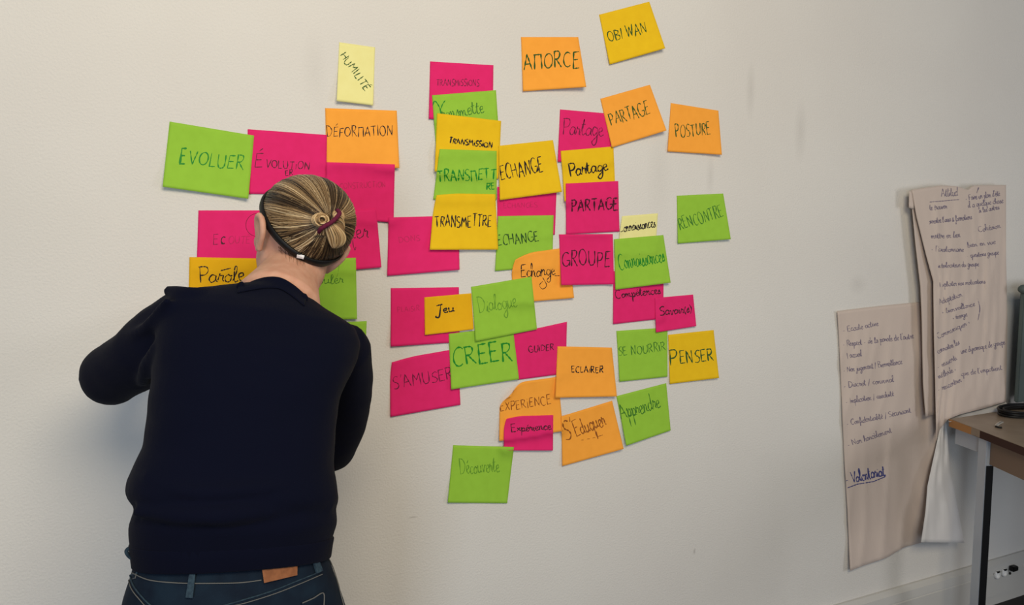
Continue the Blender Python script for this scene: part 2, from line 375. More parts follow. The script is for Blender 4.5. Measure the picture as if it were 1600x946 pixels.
def note(colour, TL, TR, BR, BL, label, texts=(), curl=5, right=0, left=0, bow=0, roll=0, seed=0):
    """curl: mm the lower edge stands off; right / left: extra mm at that lower corner"""
    rnd = random.Random(label); ph = rnd.uniform(0, 6)
    def lift(u, v):
        t = max(0, v - .18) / .82
        return .0013 * (curl * t ** 2 + right * (t ** 2) * u ** 2 + left * t ** 2 * (1 - u) ** 2 + bow * math.sin(math.pi * u) * math.sin(math.pi * v)
                       + .35 * math.sin(u * 5 + ph) * t + (roll * .55 * max(0, 1 - u * 2.2) ** 1.5 * max(0, 1 - v * 2.2) ** 1.5))
    o, s = lay('sticky_note', quad(TL, TR, BR, BL, roll), lift, 26, 22, NOTE[colour])
    tag(o, label, 'sticky note', GROUP)
    items = []
    for t in texts:
        if isinstance(t[0], str):
            txt, p0, p1, h, ink, w = t[:6]; cur = len(t) > 6 and t[6] == 'c'
            items.append((strokes(txt, p0, p1, h, cur, 1.0 if cur else 1.5, rnd), ink, w * 1.22))
        else: items.append(([t[0]], t[1], t[2]))
    if items: write_on(s, items, o)
    return o

# left cluster
note('pale', (530, 66), (586, 74), (583, 165), (526, 158), 'small pale yellow note alone above the orange one, reading HUMILITÉ slantwise',
     [('HUMILITÉ', (530.5, 87), (571, 143), 11.5, 'dkgreen', 1.5)], 4, right=5, left=7)
note('orange', (508, 169), (620, 173), (624, 263), (510, 257), 'orange note reading DÉFORMATION in black capitals, above the head',
     [('DÉFORQATION', (511, 214.5), (614, 212), 16, 'black', 1.3)], 3, right=7)
note('pink', (387, 202), (511, 211), (509, 305), (386, 303), 'pink note reading ÉVOLUTION, right of the green EVOLUER note',
     [('É', (397.5, 261.5), (411, 262), 24, 'wine', 1.3), ('VOLUTiON', (415, 262), (484, 265.5), 12, 'wine', 1.3), ('ER', (446, 275), (458.5, 274.5), 8, 'wine', 1.3)], 2)
note('green', (265, 190), (397, 212), (388, 311), (254, 292), 'bright green note reading EVOLUER, leftmost of the cluster and tilted',
     [('E', (280.5, 255), (290, 256), 23, 'green', 2.8), ('VOLUER', (294, 257), (381, 265.5), 21, 'green', 1.8)], 6, left=5, right=3)
note('pink', (510, 253.5), (617, 257), (615, 348), (508, 340), 'pink note with faint DECONSTRUCTION, tucked under the orange DÉFORMATION note',
     [('DE CONSTRUCTiON', (515, 296), (603, 293), 9, 'faint', 1.2)], 3, right=3)
note('pink', (474, 333), (588, 327), (596, 418), (482, 428), 'pink note ending in ner, half hidden behind the head on its right',
     [('ner', (544, 373), (576, 371), 27, 'wine', 1.3, 'c'), (cv((551, 372), (552, 384), (555, 391), (556, 386)), 'wine', 1.2)], 4, right=4)
note('pink', (310, 329), (432, 329), (429, 424), (307, 422), 'pink note with faint ECOUTÉ, left of the head above the yellow Parole note',
     [('E', (333, 382), (342, 382), 16, 'plum', 1.0), ('C', (345, 380.5), (352, 381), 11, 'wine', 2.6), ('OUTÉ', (357, 381), (391, 381), 12, 'faint', 1.4)], 2)
note('amber', (296, 402), (402, 404), (404, 492), (294, 489), 'golden yellow note reading Parole, just above the left shoulder',
     [('Parôle', (312, 442), (384, 440), 24, 'black', 1.7, 'c')], 3)
note('green', (452, 405), (556, 403), (558, 499), (455, 501), 'green note with cursive ouler, right of the neck',
     [('ouler', (497, 445), (537, 442), 15, 'leaf', 1.1, 'c'), (cv((530, 410), (528, 428), (524, 436)), 'olive', 1.2)], 7, right=3)
note('green', (480, 506), (573, 502), (570, 590), (478, 592), 'green note mostly hidden behind the right shoulder', [], 6)
# centre column
note('pink', (672, 96), (771, 102), (770, 187), (670, 186), 'pink note with faint TRANSMISSIONS, topmost of the central column',
     [('TRANSMiSSiONS', (682, 134.5), (749, 134.5), 10, 'plum', 1.0)], 2, left=2)
note('green', (675, 149), (775, 141), (781, 232), (682, 240), 'green note reading Transmettre in script, second from top in the central column',
     [(cv((676, 166), (679, 158), (684, 163), (688, 172), (689, 182)), 'green', 2.0), (cv((688, 172), (692, 162), (696, 157)), 'green', 1.8),
      ('ransmette', (690, 186), (757, 176), 20, 'leaf', 1.3, 'c')], 3, left=2)
note('yellow', (683, 177), (783, 189), (779, 280), (679, 268), 'yellow note reading TRANSMISSION in small black capitals, third from top in the central column',
     [('TRANSMiSSiON', (701, 223.5), (769, 232), 8.6, 'black', 1.9)], 4, left=5)
note('green', (687, 233), (776, 236), (776, 312), (677, 312), 'green note reading TRANSMETT RE in green ink, in the central column',
     [('TRANSQETT', (684, 285), (775.5, 281), 18, 'green', 2.0), ('RE', (760, 296.5), (774, 296), 10.5, 'green', 1.8)], 3)
note('pink', (607, 340), (716, 337), (718, 422), (605, 431.5), 'pink note with faint DONS, left of the yellow TRANSMETTRE note',
     [('DONS', (624, 380), (657, 376), 9, 'faint', 1.1)], 4, right=5)
note('pink', (777, 292), (870, 290), (867, 367), (777, 369), 'pink note with faint ECHANGES, between the yellow and the green ECHANGE notes',
     [('ECHANGES', (787, 325), (840, 324), 7.5, 'faint', 1.0)], 2)
note('green', (778, 338), (865, 336.5), (863, 416), (773.5, 424), 'green note reading ECHANGE, right of the yellow TRANSMETTRE note',
     [('ECHANGE', (778, 385), (843, 377), 16, 'dkgreen', 1.6)], 3)
note('yellow', (679, 302), (774, 303.5), (778.5, 390.5), (671.5, 390.5), 'yellow note reading TRANSMETTRE in black, bottom of the central column',
     [('TRANSMETTRE', (680, 355), (768, 354), 18, 'black', 1.7)], 9, roll=4)
note('yellow', (779, 228), (864, 219), (878, 300), (781, 313), 'yellow note reading ECHANGE in black, right of the TRANSMETT RE note',
     [('ECHANGE', (783, 281.5), (850, 269.5), 22, 'black', 1.7)], 6, right=5)
note('orange', (798, 399), (888, 386.5), (897, 466), (802, 474), 'orange note reading Echange in script, with a dog-eared upper left corner',
     [('Echange', (814, 434), (868, 430), 19, 'black', 1.3, 'c'), (cv((848, 434), (854, 446), (848, 452), (843, 446), (848, 440)), 'black', 1.2), ([(866, 431), (875, 431)], 'black', 1.3)], 5, right=4, roll=9)
# upper right
note('orange', (814, 58), (903.5, 58), (916, 136), (817, 143), 'orange note reading AMORCE, alone above the cluster',
     [('AQORCE', (819, 110), (906, 105), 25, 'dkgreen', 2.0)], 4, right=12)
note('yellow', (936, 23), (1014.5, 2.5), (1039.5, 75.5), (952.5, 101), 'tilted yellow note reading OBI WAN, highest note on the wall',
     [('OBI WAN', (952, 66), (1012, 51), 18, 'dkgreen', 1.5)], 5, right=10)
note('pink', (875, 171), (956, 178), (954, 254), (871.5, 253), 'pink note with Partage in faint script, left of the orange PARTAGE note',
     [('Partage', (879, 210), (943, 214), 26, 'plum', 1.3, 'c')], 3)
note('yellow', (876, 236), (958.5, 229), (962, 310), (882, 315), 'yellow note reading Partage in black script, above the pink PARTAGE note',
     [('Partage', (891, 277), (951, 266), 20, 'black', 1.9, 'c')], 4, left=4)
note('orange', (938, 154.5), (1015.5, 132.5), (1041.5, 204), (956, 231), 'tilted orange note reading PARTAGE, above the yellow Partage note',
     [('PARTAGE', (955, 196.5), (1017, 178), 20, 'dkgreen', 1.5)], 4, right=12)
note('orange', (1048, 161), (1122.5, 173), (1128, 242), (1043, 237), 'orange note reading POSTURE, rightmost above the green RENCONTRE note',
     [('POSTURE', (1056, 215), (1111, 210), 19, 'dkgreen', 1.4)], 4, right=7)
note('green', (1057.5, 306), (1130, 302.5), (1142, 374), (1059, 381), 'green note reading RENCONTRE, standing alone at the right',
     [('RENCONTRE', (1063, 360), (1131.5, 338), 19, 'leaf', 1.3)], 4, right=7)
# right column
note('pink', (884, 287), (966, 283), (968, 362), (884.5, 366.5), 'pink note reading PARTAGE in bold dark capitals, above GROUPE',
     [('PARTAGE', (893, 330), (966, 328), 18.5, 'wine', 2.2)], 3)
note('pale', (972, 338), (1028, 333.5), (1024, 394), (964, 398), 'small pale yellow note reading Connaissances, behind the green Connaissances note',
     [('Connaissances', (968, 363.5), (1025, 355), 16, 'black', 1.4, 'c')], 3)
note('pink', (958, 424), (1037, 421), (1036.5, 498), (958, 507), 'pink note reading Compétences, under the green Connaissances note',
     [('Compétences', (962, 467), (1033, 458.5), 13, 'wine', 1.5, 'c')], 3)
note('green', (959.5, 374), (1036.5, 367.5), (1048, 442), (961.5, 453), 'green note reading Connaissances in green script, right of GROUPE',
     [('Connaissances', (968, 422), (1040, 409), 25, 'green', 1.4, 'c')], 4, right=9)
note('pink', (873.5, 366.5), (957.5, 366), (959.5, 444.5), (877, 446), 'pink note reading GROUPE in dark capitals, below the pink PARTAGE note',
     [('GROUPE', (878, 415.5), (954, 416.5), 24, 'wine', 1.8)], 6, left=4)
note('green', (963, 517.5), (1043, 512), (1043, 589), (968, 597), 'green note reading SE NOURRIR, left of the yellow PENSER note',
     [('SE NOURRiR', (967, 557), (1041, 548), 14, 'leaf', 1.2)], 4)
note('pink', (1023, 466), (1083, 460.5), (1088, 510), (1025, 520), 'small pink note reading Savoir(s), lapping the Compétences note',
     [('Savoir(s)', (1031, 494), (1082, 488), 14, 'wine', 1.5, 'c')], 4, right=3)
note('yellow', (1044, 523.5), (1115, 516), (1123.5, 591), (1046.5, 600.5), 'yellow note reading PENSER in green capitals, lower right of the cluster',
     [('P', (1046.5, 570), (1060, 569), 27, 'dkgreen', 1.8), ('ENSER', (1063, 569), (1116, 564), 19, 'dkgreen', 1.8)], 4, right=5)
# lower centre
note('pink', (610.5, 450.5), (717, 449), (718, 535), (610.5, 542), 'pink note with a faint word, left of the small yellow Jeu note',
     [('PLAiSiR', (621, 488), (656, 486), 8, 'faint', 1.1)], 3, left=4)
note('pink', (609, 563.5), (715, 545), (719.5, 633), (610, 652), "pink note reading S'AMUSER, left of the green CRÉER note",
     [("S'AMUSER", (615, 609), (709, 592), 18, 'plum', 1.4)], 4, roll=4)
note('pink', (800, 522), (886, 503), (884, 584), (809, 594), 'pink note reading GUIDER, right of the green CRÉER note',
     [('GUiDER', (826.5, 551), (866, 547.5), 10, 'wine', 1.3)], 2)
note('green', (701, 522), (801, 510), (811, 593), (705, 609), 'green note reading CRÉER in large green capitals, below Dialogue',
     [('CRÉER', (708, 574), (802, 564), 28, 'green', 2.4)], 6)
note('green', (736, 448.5), (830.5, 432.5), (839, 515), (743, 534), 'green note reading Dialogue in thin script, above CRÉER',
     [('Dialogue', (749, 490), (809, 480), 25, 'olive', 1.2, 'c')], 5)
note('amber', (663, 465), (736.5, 458.5), (740, 515), (664, 524), 'small golden yellow note reading Jeu, left of Dialogue',
     [('Jeu', (682, 490), (711, 487), 13, 'black', 1.9, 'c')], 4)
note('orange', (781, 602), (872, 589), (880, 674), (780, 690), 'orange note reading EXPERIENCE, with a rolled upper left corner',
     [('EXPERiENCE', (782, 644), (862, 632), 14, 'brown', 1.3)] if 'X' in G else [], 8, roll=22)
note('pink', (787.5, 651), (864.5, 649), (864, 704.5), (787, 704.5), 'small pink note reading Expérience, stuck on the orange EXPERIENCE note',
     [('Expérience', (799, 675), (862, 672), 12, 'wine', 1.6, 'c')], 8, roll=5)
note('orange', (871, 541.5), (956, 543.5), (964, 620), (867.5, 622), 'orange note reading ECLAIRER in small black capitals, right of GUIDER',
     [('ECLAiRER', (893, 582), (943, 583), 9.5, 'black', 1.6)], 7, right=6, left=3)
note('orange', (877, 651), (956.5, 626.5), (974.5, 702), (878.5, 729), "tilted orange note reading S'Eduquer in brown script, lowest orange note",
     [("S'", (884, 688), (900, 683), 28, 'brown', 2.0), ('Eduquer', (901, 683), (948, 664), 25, 'brown', 1.5, 'c'), ([(908, 688), (912, 688)], 'brown', 1.2), ([(917, 686.5), (922, 686)], 'brown', 1.2), ([(926, 685), (930, 684)], 'brown', 1.2), ([(933, 683), (942, 680)], 'brown', 1.2)], 5, right=7)
note('green', (963, 619.5), (1041, 599), (1048, 673), (978.5, 697), "tilted green note reading Apprendre, right of the S'Eduquer note",
     [('Apprendre', (971, 656), (1033, 637), 24, 'leaf', 1.4, 'c')], 6, left=4)
note('green', (708, 696), (803, 699), (792.5, 787), (699.5, 786), 'green note with faint Découverte, alone at the bottom of the cluster',
     [('Découverte', (719, 742), (781, 737), 23, 'olive', 1.3, 'c')], 3, left=3)

# ------------------------------------------------------------------ flip chart sheets
def poly(pts):
    P = [np.array(p, float) for p in pts]; Ls = [0]
    for a, b in zip(P, P[1:]): Ls.append(Ls[-1] + np.linalg.norm(b - a))
    def f(t):
        d = min(max(t, 0), 1) * Ls[-1]
        for i in range(len(P) - 1):
            if d <= Ls[i + 1] or i == len(P) - 2:
                return P[i] + (P[i + 1] - P[i]) * ((d - Ls[i]) / (Ls[i + 1] - Ls[i]))
    return f
def coons(L, R, T, B):
    L, R, T, B = poly(L), poly(R), poly(T), poly(B)
    c00, c10, c01, c11 = L(0), R(0), L(1), R(1)
    def f(u, v):
        p = (1 - v) * T(u) + v * B(u) + (1 - u) * L(v) + u * R(v) - ((1 - u) * (1 - v) * c00 + u * (1 - v) * c10 + (1 - u) * v * c01 + u * v * c11)
        return float(p[0]), float(p[1])
    return f
def sstep(a, b, x):
    t = min(max((x - a) / (b - a), 0), 1); return t * t * (3 - 2 * t)
M_sheet = mat('flip_chart_paper', (204, 188, 176), 0.8, 0.2, bump=(60, .25, .002))
M_sheet_lit = mat('flip_chart_paper_lit', (222, 219, 216), 0.8, 0.2)  # whiter copy of the sheet paper, for the parts that catch light
def creases(u, v, k, seed):
    n = noise.noise(Vector((u * k, v * 1.3, seed))); m = noise.noise(Vector((u * 4 + v * 3, v * 6 - u * 2, seed + 7)))
    r = 1 - abs(noise.noise(Vector((u * k * .6 + v * 2.5, v * 2.2, seed + 3))))
    return .0040 * n + .0035 * m + .0070 * r ** 4
rnd = random.Random(11)
def script(rows, w=1.25): return [(strokes(t, p0, p1, h, True, 1.0, rnd), ink, w * (1.6 if ink == 'blue' else 1)) for t, p0, p1, h, ink in rows]

A = Vector(at(1483, 655, -0.07)); ZT = A.z
LOW = coons([(1308, 487), (1312, 560), (1318, 700), (1324, 800), (1328, 893)],
            [(1446, 471.5), (1456, 560), (1472, 655), (1486, 740), (1506, 848)],
            [(1308, 487), (1320, 485), (1380, 478), (1446, 471.5)],
            [(1328, 893), (1345, 886), (1386, 872), (1412, 856), (1442, 848), (1506, 848)])
lw, ls = lay('flip_chart_sheet', LOW, lambda u, v: .004 + creases(u, v, 9, 2) * sstep(0, .2, v) + .034 * sstep(.62, .9, u) * sstep(.4, 1, v) + .012 * sstep(.85, 1, v) * (1 - u) + .004 * max(0, 1 - u * 12) * max(0, 1 - v * 14),
             44, 70, M_sheet, drape=False)
tag(lw, 'lower wrinkled flip chart sheet taped to the wall, ending in the underlined word Volontariat', 'flip chart sheet', 'handwritten flip chart sheets')
write_on(ls, script([
    ('- Ecoute active', (1317, 520), (1373, 509), 9, 'grey'), ("- Respect - de la parole de l'autre", (1317, 542), (1428, 529), 9, 'grey'), ('| accueil', (1324, 560), (1347, 557), 9, 'grey'),
    ('- Non jugement / Bienveillance', (1318, 583), (1410, 569), 9, 'grey'), ('- Discret / convivial', (1318, 607), (1397, 597), 9, 'grey'),
    ('- Implication / assiduité', (1322, 632), (1397, 619), 9, 'grey'), ('- Confidentialité / Sécurisant', (1323, 666), (1424, 645), 9, 'grey'), ('- Non harcèlement', (1325, 699), (1394, 676), 9, 'grey'),
    ('- Volontariat', (1322, 756), (1384, 744), 18, 'blue')]) + [([[(1324, 763), (1340, 757), (1365, 753), (1384, 745)]], 'blue', 1.8)], lw, 'handwritten_line')

lay('lit_corner', coons([(1470, 662), (1462, 700), (1449, 760), (1446, 800), (1439, 848)], [(1478, 655), (1486, 740), (1507, 849)], [(1470, 662), (1478, 655)], [(1439, 848), (1507, 849)]),
    lambda u, v: .018 + .060 * v - .030 * u * v + creases(u, v, 6, 9), 10, 30, M_sheet_lit, drape=False, parent=lw)  # added whiter piece paints the light on the lifted corner
UPP = coons([(1424, 297), (1432, 340), (1447, 400), (1458, 440), (1459, 520), (1461, 600), (1463, 690)],
            [(1572, 289), (1572, 400), (1574, 500), (1573, 560), (1572, 628)],
            [(1424, 297), (1470, 290), (1495, 291), (1512, 297), (1520, 290), (1572, 289)],
            [(1463, 690), (1468, 672), (1481, 656), (1500, 648), (1540, 638), (1572, 628)])
uw, us = lay('flip_chart_sheet', UPP, lambda u, v: .036 + creases(u, v, 13, 5) * sstep(0, .15, v) + .010 * sstep(.8, 1, v) + .008 * (1 - u) * sstep(.1, .6, v),
             44, 70, M_sheet, drape=False)
tag(uw, 'upper flip chart sheet covered in faint handwriting, hanging behind the table corner', 'flip chart sheet', 'handwritten flip chart sheets')
write_on(us, script([
    ('Attitud', (1471, 308), (1497, 306), 13, 'grey'), ('- culte trouver', (1438, 330), (1480, 326), 9, 'grey'), ("- Connaitre l'asso & formations", (1442, 351), (1519, 343), 9, 'grey'),
    ('- mettre en lien', (1448, 373), (1501, 371), 9, 'grey'), ('- Questionnaire', (1455, 393), (1506, 394), 9, 'grey'), ('interlocuteur du groupe', (1466, 419), (1530, 416), 8, 'grey'),
    ('- Expliciter nos motivations', (1463, 449), (1540, 443), 8, 'grey'), ("- Faire un plan d'été", (1509, 314), (1563, 306), 9, 'grey'), ('il a quelque chose', (1513, 325), (1568, 317), 9, 'grey'), ('si les autres', (1530, 333), (1562, 327), 8, 'grey'),
    ('- Cohésion', (1521, 365), (1564, 356), 9, 'grey'), ('bien en vue', (1512, 387), (1556, 381), 8, 'grey'), ('- questions groupe', (1511, 403), (1561, 398), 8, 'grey'),
    ('- Adaptation', (1461.5, 479), (1504, 463), 9, 'grey'), ('+ bienveillance', (1472, 491), (1524, 478), 8, 'grey'), ('+ énergie', (1489, 500), (1512, 494), 8, 'grey'),
    ('Communiquer +', (1466, 530), (1517, 506), 9, 'grey'), ('connaitre les', (1466, 553), (1500, 538), 9, 'grey'), ('une dynamique de groupe', (1502, 553), (1571, 538), 9, 'grey'),
    ('- ressenti', (1466, 577), (1496, 562), 9, 'grey'), ('méthode +', (1467, 592), (1495, 580), 9, 'grey'), ("que de l'impatient", (1502, 588), (1566, 578), 8, 'grey'), ('- rencontrer', (1467, 613), (1503, 597), 9, 'grey')], 1.2)
    + [([[(1440, 317), (1465, 315), (1499, 312)]], 'grey', 1.4), ([cv((1527, 466), (1531, 482), (1528, 501))], 'grey', 1.4), ([[(1523, 292), (1526, 302), (1530, 291)]], 'grey', 2.0)], uw, 'handwritten_line')
lay('folded_edge', coons([(1422.5, 299), (1430, 380), (1438, 450), (1440, 500), (1442, 600), (1446, 652)], [(1426, 300), (1450, 405), (1460, 440), (1463, 520), (1465, 600), (1467, 646)],
                         [(1422.5, 299), (1426, 300)], [(1446, 652), (1467, 646)]), lambda u, v: .033 - .010 * u, 6, 40, M_sheet, drape=False, parent=uw)
lay('curled_edge', coons([(1480, 656), (1481, 658), (1483, 660)], [(1571, 627), (1574, 632), (1575, 636)], [(1480, 656), (1500, 648), (1540, 638), (1571, 627)], [(1483, 660), (1505, 655), (1535, 652), (1560, 646), (1575, 636)]),
    lambda u, v: .034 * (1 - v) + v * min(.13, max(.07, -atz(1484 + 90 * u, 657.5 - 24 * u, ZT)[1])), 24, 8, M_sheet_lit, drape=False, parent=uw)
lay('tape', coons([(1420.5, 298), (1420, 325)], [(1429, 302), (1427.5, 327)], [(1420.5, 298), (1429, 302)], [(1420, 325), (1427.5, 327)]), lambda u, v: .0355, 4, 6, M_sheet, drape=False, parent=uw)

# ------------------------------------------------------------------ the table and what stands on it
K = Vector(atz(1520, 668.5, ZT)); B = Vector(atz(1600, 700, ZT))
e1 = (B - A).normalized(); e2 = Vector((1, 0, 0))
M_top = mat('table_laminate', (142, 126, 108), 0.35, 0.5, var=(14, (128, 112, 95)))
M_edge = mat('dark_edging', (52, 26, 18), 0.5); M_edge_lit = mat('lit_edging', (168, 120, 72), 0.6)
M_steel = mat('grey_steel', (176, 182, 190), 0.35, 0.5, 0.25); M_apron = mat('brown_apron', (118, 98, 82), 0.6); M_black = mat('plain_black', (16, 16, 17), 0.45)
tb = empty('table', (A.x, A.y, 0)); tag(tb, 'dark topped table with grey steel legs in front of the flip chart sheets', 'table')
LEN, WID, TT = 0.80, 1.5, 0.027
def slab(name, pts, z0, z1, m, parent, bevel=0.0):
    bm = bmesh.new(); add_loft(bm, [[(p[0], p[1], z) for p in pts] for z in (z0, z1)])
    if bevel: bmesh.ops.bevel(bm, geom=list(bm.edges), offset=bevel, segments=2, affect='EDGES')
    return link(name, bm_mesh(name, bm), m, parent)
P1 = A + e1 * LEN; P2 = P1 + e2 * WID; P3 = A + e2 * WID
nrm = Vector((-e1.y, e1.x, 0)); nrm = nrm if nrm.x < 0 else -nrm        # outwards from the end of the table
i2 = -nrm * .004
slab('tabletop', [A + i2, P1 + i2, P2, P3], ZT - TT, ZT, M_top, tb, .001)
slab('edge_band', [A, K, K + i2, A + i2], ZT - TT, ZT - .001, M_edge_lit, tb)['label'] = 'lit stretch of edging at the corner, painted lighter'  # light on this part of the edge is painted as lighter wood
slab('edge_band', [K, P1, P1 + i2, K + i2], ZT - TT, ZT - .001, M_edge, tb)['label'] = 'dark brown edging'
def leg_at(p, name='leg'):
    a, b, g = e1 * .045, -nrm * .027, e1 * .0012
    l = slab(name, [p, p + a, p + a + b, p + b], 0.0, ZT - TT - .0005, M_steel, tb, .003)
    slab('leg_shade', [p + a + b * .06, p + a + g + b * .06, p + a + g + b * .98, p + a + b * .98], 0.004, ZT - TT - .09, M_black, l)['label'] = 'shaded face of the leg, painted black'  # thin black plate paints the shade on this side of the leg
    return l
LP = Vector(atz(1538, 676, ZT)) - nrm * .012 - e1 * .045
leg_at(LP); leg_at(P1 - nrm * .012 - e1 * .06); leg_at(P1 - nrm * .012 - e1 * .06 + e2 * (WID - .08)); leg_at(A + e1 * .06 + e2 * (WID - .07))
bb = -nrm * .02
slab('rail', [A + e1 * .01 + bb, LP + bb - nrm * .0, LP + bb * 2, A + e1 * .01 + bb * 2], ZT - TT - .062, ZT - TT - .0005, M_steel, tb)
q = LP + e1 * .046
slab('apron', [q + bb * .6, P1 - e1 * .07 + bb * .6, P1 - e1 * .07 + bb * 1.4, q + bb * 1.4], ZT - TT - .085, ZT - TT - .0005, M_apron, tb)

c = Vector(atz(1600, 648, ZT)); bm = bmesh.new(); pts = []
for k in range(6 * 28 + 1):
    a = k / 28 * 2 * math.pi; r = .075 + .008 * math.sin(a * .37 + 1) + .004 * (k / 28 % 2)
    pts.append((c.x + 1.35 * r * math.cos(a), c.y + .75 * r * math.sin(a), ZT + .005 + .0035 * (k / 28)))
add_tube(bm, pts, .0042, 8)
tag(link('cable_coil', bm_mesh('cable_coil', bm), M_black, smooth=True), 'coil of black cable lying on the table', 'cable')
c = Vector(atz(1559, 667, ZT)); ck = empty('metal_clip', c); tag(ck, 'small shiny metal clip on the table near its edge', 'clip')
bm = bmesh.new(); add_tube(bm, [c + Vector((-.018, -.004, .004)), c + Vector((0, 0, .009)), c + Vector((.030, .006, .012))], [(.004, .006), (.004, .006), (.003, .007)], 8)
link('blade', bm_mesh('blade', bm), mat('clip_metal', (205, 200, 190), .3, .5, .8), ck)
bm = bmesh.new(); add_tube(bm, [c + Vector((-.018, -.004, .0035)), c + Vector((-.020, -.016, .0035)), c + Vector((-.016, -.024, .0035))], .003, 8)
link('grip', bm_mesh('grip', bm), M_black, ck)

BY = -.085
bx = Vector(at(1593.5, 520, BY)); zt = at(1594, 452, BY)[2]
bd = empty('display_board', (bx.x, BY, ZT)); tag(bd, 'grey green upright board at the right border, standing on the table', 'board')
M_board = mat('board_grey_green', (84, 96, 92), 0.6, var=(3, (70, 80, 80)))
bm = bmesh.new(); add_box(bm, (bx.x, BY - .008, ZT + .03), (bx.x + .62, BY + .008, zt), .003); link('panel', bm_mesh('panel', bm), M_board, bd)
bm = bmesh.new(); limb(bm, [(bx.x - .008, BY - .006, zt), (bx.x + .3, BY - .006, zt), (bx.x + .63, BY - .006, zt)], [.017, .017, .017], 2, 14); link('top_bar', bm_mesh('top_bar', bm), M_board, bd, True)
for dx in (.1, .5):
    bm = bmesh.new(); add_box(bm, (bx.x + dx, BY - .03, ZT + .0005), (bx.x + dx + .03, BY + .03, ZT + .032), .004); link('foot', bm_mesh('foot', bm), M_board, bd)

M_white = mat('white_plastic', (235, 234, 230), 0.4)
for px, py, lab in ((1557, 898, 'white round socket on the trunking, nearer the table leg'), (1568, 894.5, 'white round socket on the trunking, beside the black plug')):
    c = at(px, py, -.031); so = empty('power_socket', c); tag(so, lab, 'socket', 'white sockets on the trunking')
    bm = bmesh.new()
    add_loft(bm, [[(c[0] + r * .0155 * math.cos(a), -.0312 - y, c[2] + r * .017 * math.sin(a)) for a in [2 * math.pi * k / 24 for k in range(24)]] for r, y in ((1, 0), (1, .006), (.85, .008), (.72, .008), (.66, .003))])
    link('faceplate', bm_mesh('faceplate', bm), M_white, so)
    bm = bmesh.new(); add_box(bm, (c[0] - .009, -.0410, c[2] + .009), (c[0] + .006, -.0345, c[2] + .016), .001); link('shutter', bm_mesh('shutter', bm), M_black, so)['label'] = 'dark flap'
c = at(1579.5, 887, -.031); pl = empty('plug', c); tag(pl, 'black plug in the trunking beside the two white sockets', 'plug')
bm = bmesh.new(); add_box(bm, (c[0] - .015, -.052, c[2] - .010), (c[0] + .017, -.0312, c[2] + .010), .003); link('plug_body', bm_mesh('plug_body', bm), M_black, pl)
c2 = at(1577, 896, -.031); bm = bmesh.new(); add_ellipsoid(bm, (c2[0], -.034, c2[2]), (.0045, .004, .006), None, 12); link('cable_gland', bm_mesh('cable_gland', bm), M_black, pl)

# ------------------------------------------------------------------ the person
pz = Vector(at(370, 946, -.60)); person = empty('person', (pz.x, -.60, 0))
tag(person, 'person from behind in navy sweater and jeans, blond hair in a bun, at the wall', 'person')
M_skin = mat('skin', (206, 160, 136), 0.55, 0.3, sub=.1, var=(60, (196, 146, 122)))
M_navy = mat('navy_knit', (8, 11, 28), 0.95, 0.08, bump=(700, .35, .001), sheen=.02)
M_denim = mat('dark_denim', (19, 34, 48), 0.85, 0.15, bump=(1500, .4, .0006), var=(22, (11, 20, 34)))
M_thread = mat('denim_thread', (98, 98, 96), 0.8); M_loop = mat('faded_denim', (46, 66, 78), 0.85, var=(200, (26, 42, 56)))
M_leather = mat('brown_leather', (140, 88, 54), 0.6, 0.3, var=(120, (122, 74, 43)))
def ring(xl, yl, xr, yr, yc, b, k=1.0, n=40, ex=2.5, extra=0.0, tilt=.25):
    l, r = Vector(at(xl, yl, yc)), Vector(at(xr, yr, yc)); cc = (l + r) / 2; a = (r - l) / 2 * k; a = a + a.normalized() * extra
    out = []
    for i in range(n):
        t = 2 * math.pi * i / n; cs, sn = math.cos(t), math.sin(t)
        out.append(cc + a * (math.copysign(abs(cs) ** (2 / ex), cs)) + Vector((0, (b * k + extra) * math.copysign(abs(sn) ** (2 / ex), sn), 0)))
    for p in out: p.z -= tilt * (p.y - yc)
    return out
TORSO = [  # silhouette of the sweater in the photo, distance of its middle from the wall, half depth
    (209, 882, 511, 862, -.600, .106), (205, 866, 514, 848, -.600, .108), (202, 846, 518, 832, -.600, .112), (201, 822, 524, 814, -.600, .117), (205, 805, 523, 801, -.598, .114), (211, 795, 521, 792, -.596, .108),
    (200, 784, 524, 786, -.594, .116), (194, 770, 526, 776, -.592, .122), (198, 750, 522, 758, -.588, .119), (208, 728, 519, 735, -.584, .114), (223, 700, 519, 708, -.578, .109), (229, 660, 521, 665, -.568, .106),
    (234, 615, 530, 620, -.556, .104), (238, 575, 545, 590, -.542, .102), (240, 540, 556, 565, -.528, .099), (244, 505, 560, 540, -.512, .094), (252, 478, 552, 516, -.498, .086), (268, 462, 532, 500, -.486, .076),
    (300, 453, 508, 486, -.476, .066), (345, 447, 488, 472, -.464, .058), (384, 444, 478, 465, -.456, .052)]
LARM = [(302, 508, -.475, .065), (252, 535, -.44, .060), (208, 566, -.385, .054), (176, 587, -.31, .054), (192, 580, -.24, .049), (212, 570, -.16, .041), (226, 560, -.115, .035)]
RARM = [(533, 548, -.475, .054), (541, 595, -.43, .050), (536, 655, -.37, .047), (517, 704, -.30, .045), (503, 690, -.23, .040), (490, 660, -.16, .036), (484, 645, -.12, .033)]
def arm(bm, J, k, cut=None):
    limb(bm, [at(x, y, d) for x, y, d, r in J[:cut]], [r * k for *_, r in J[:cut]], 6, 20)
bm = bmesh.new()
add_loft(bm, [ring(*r) for r in TORSO]); arm(bm, LARM, 1); arm(bm, RARM, 1)
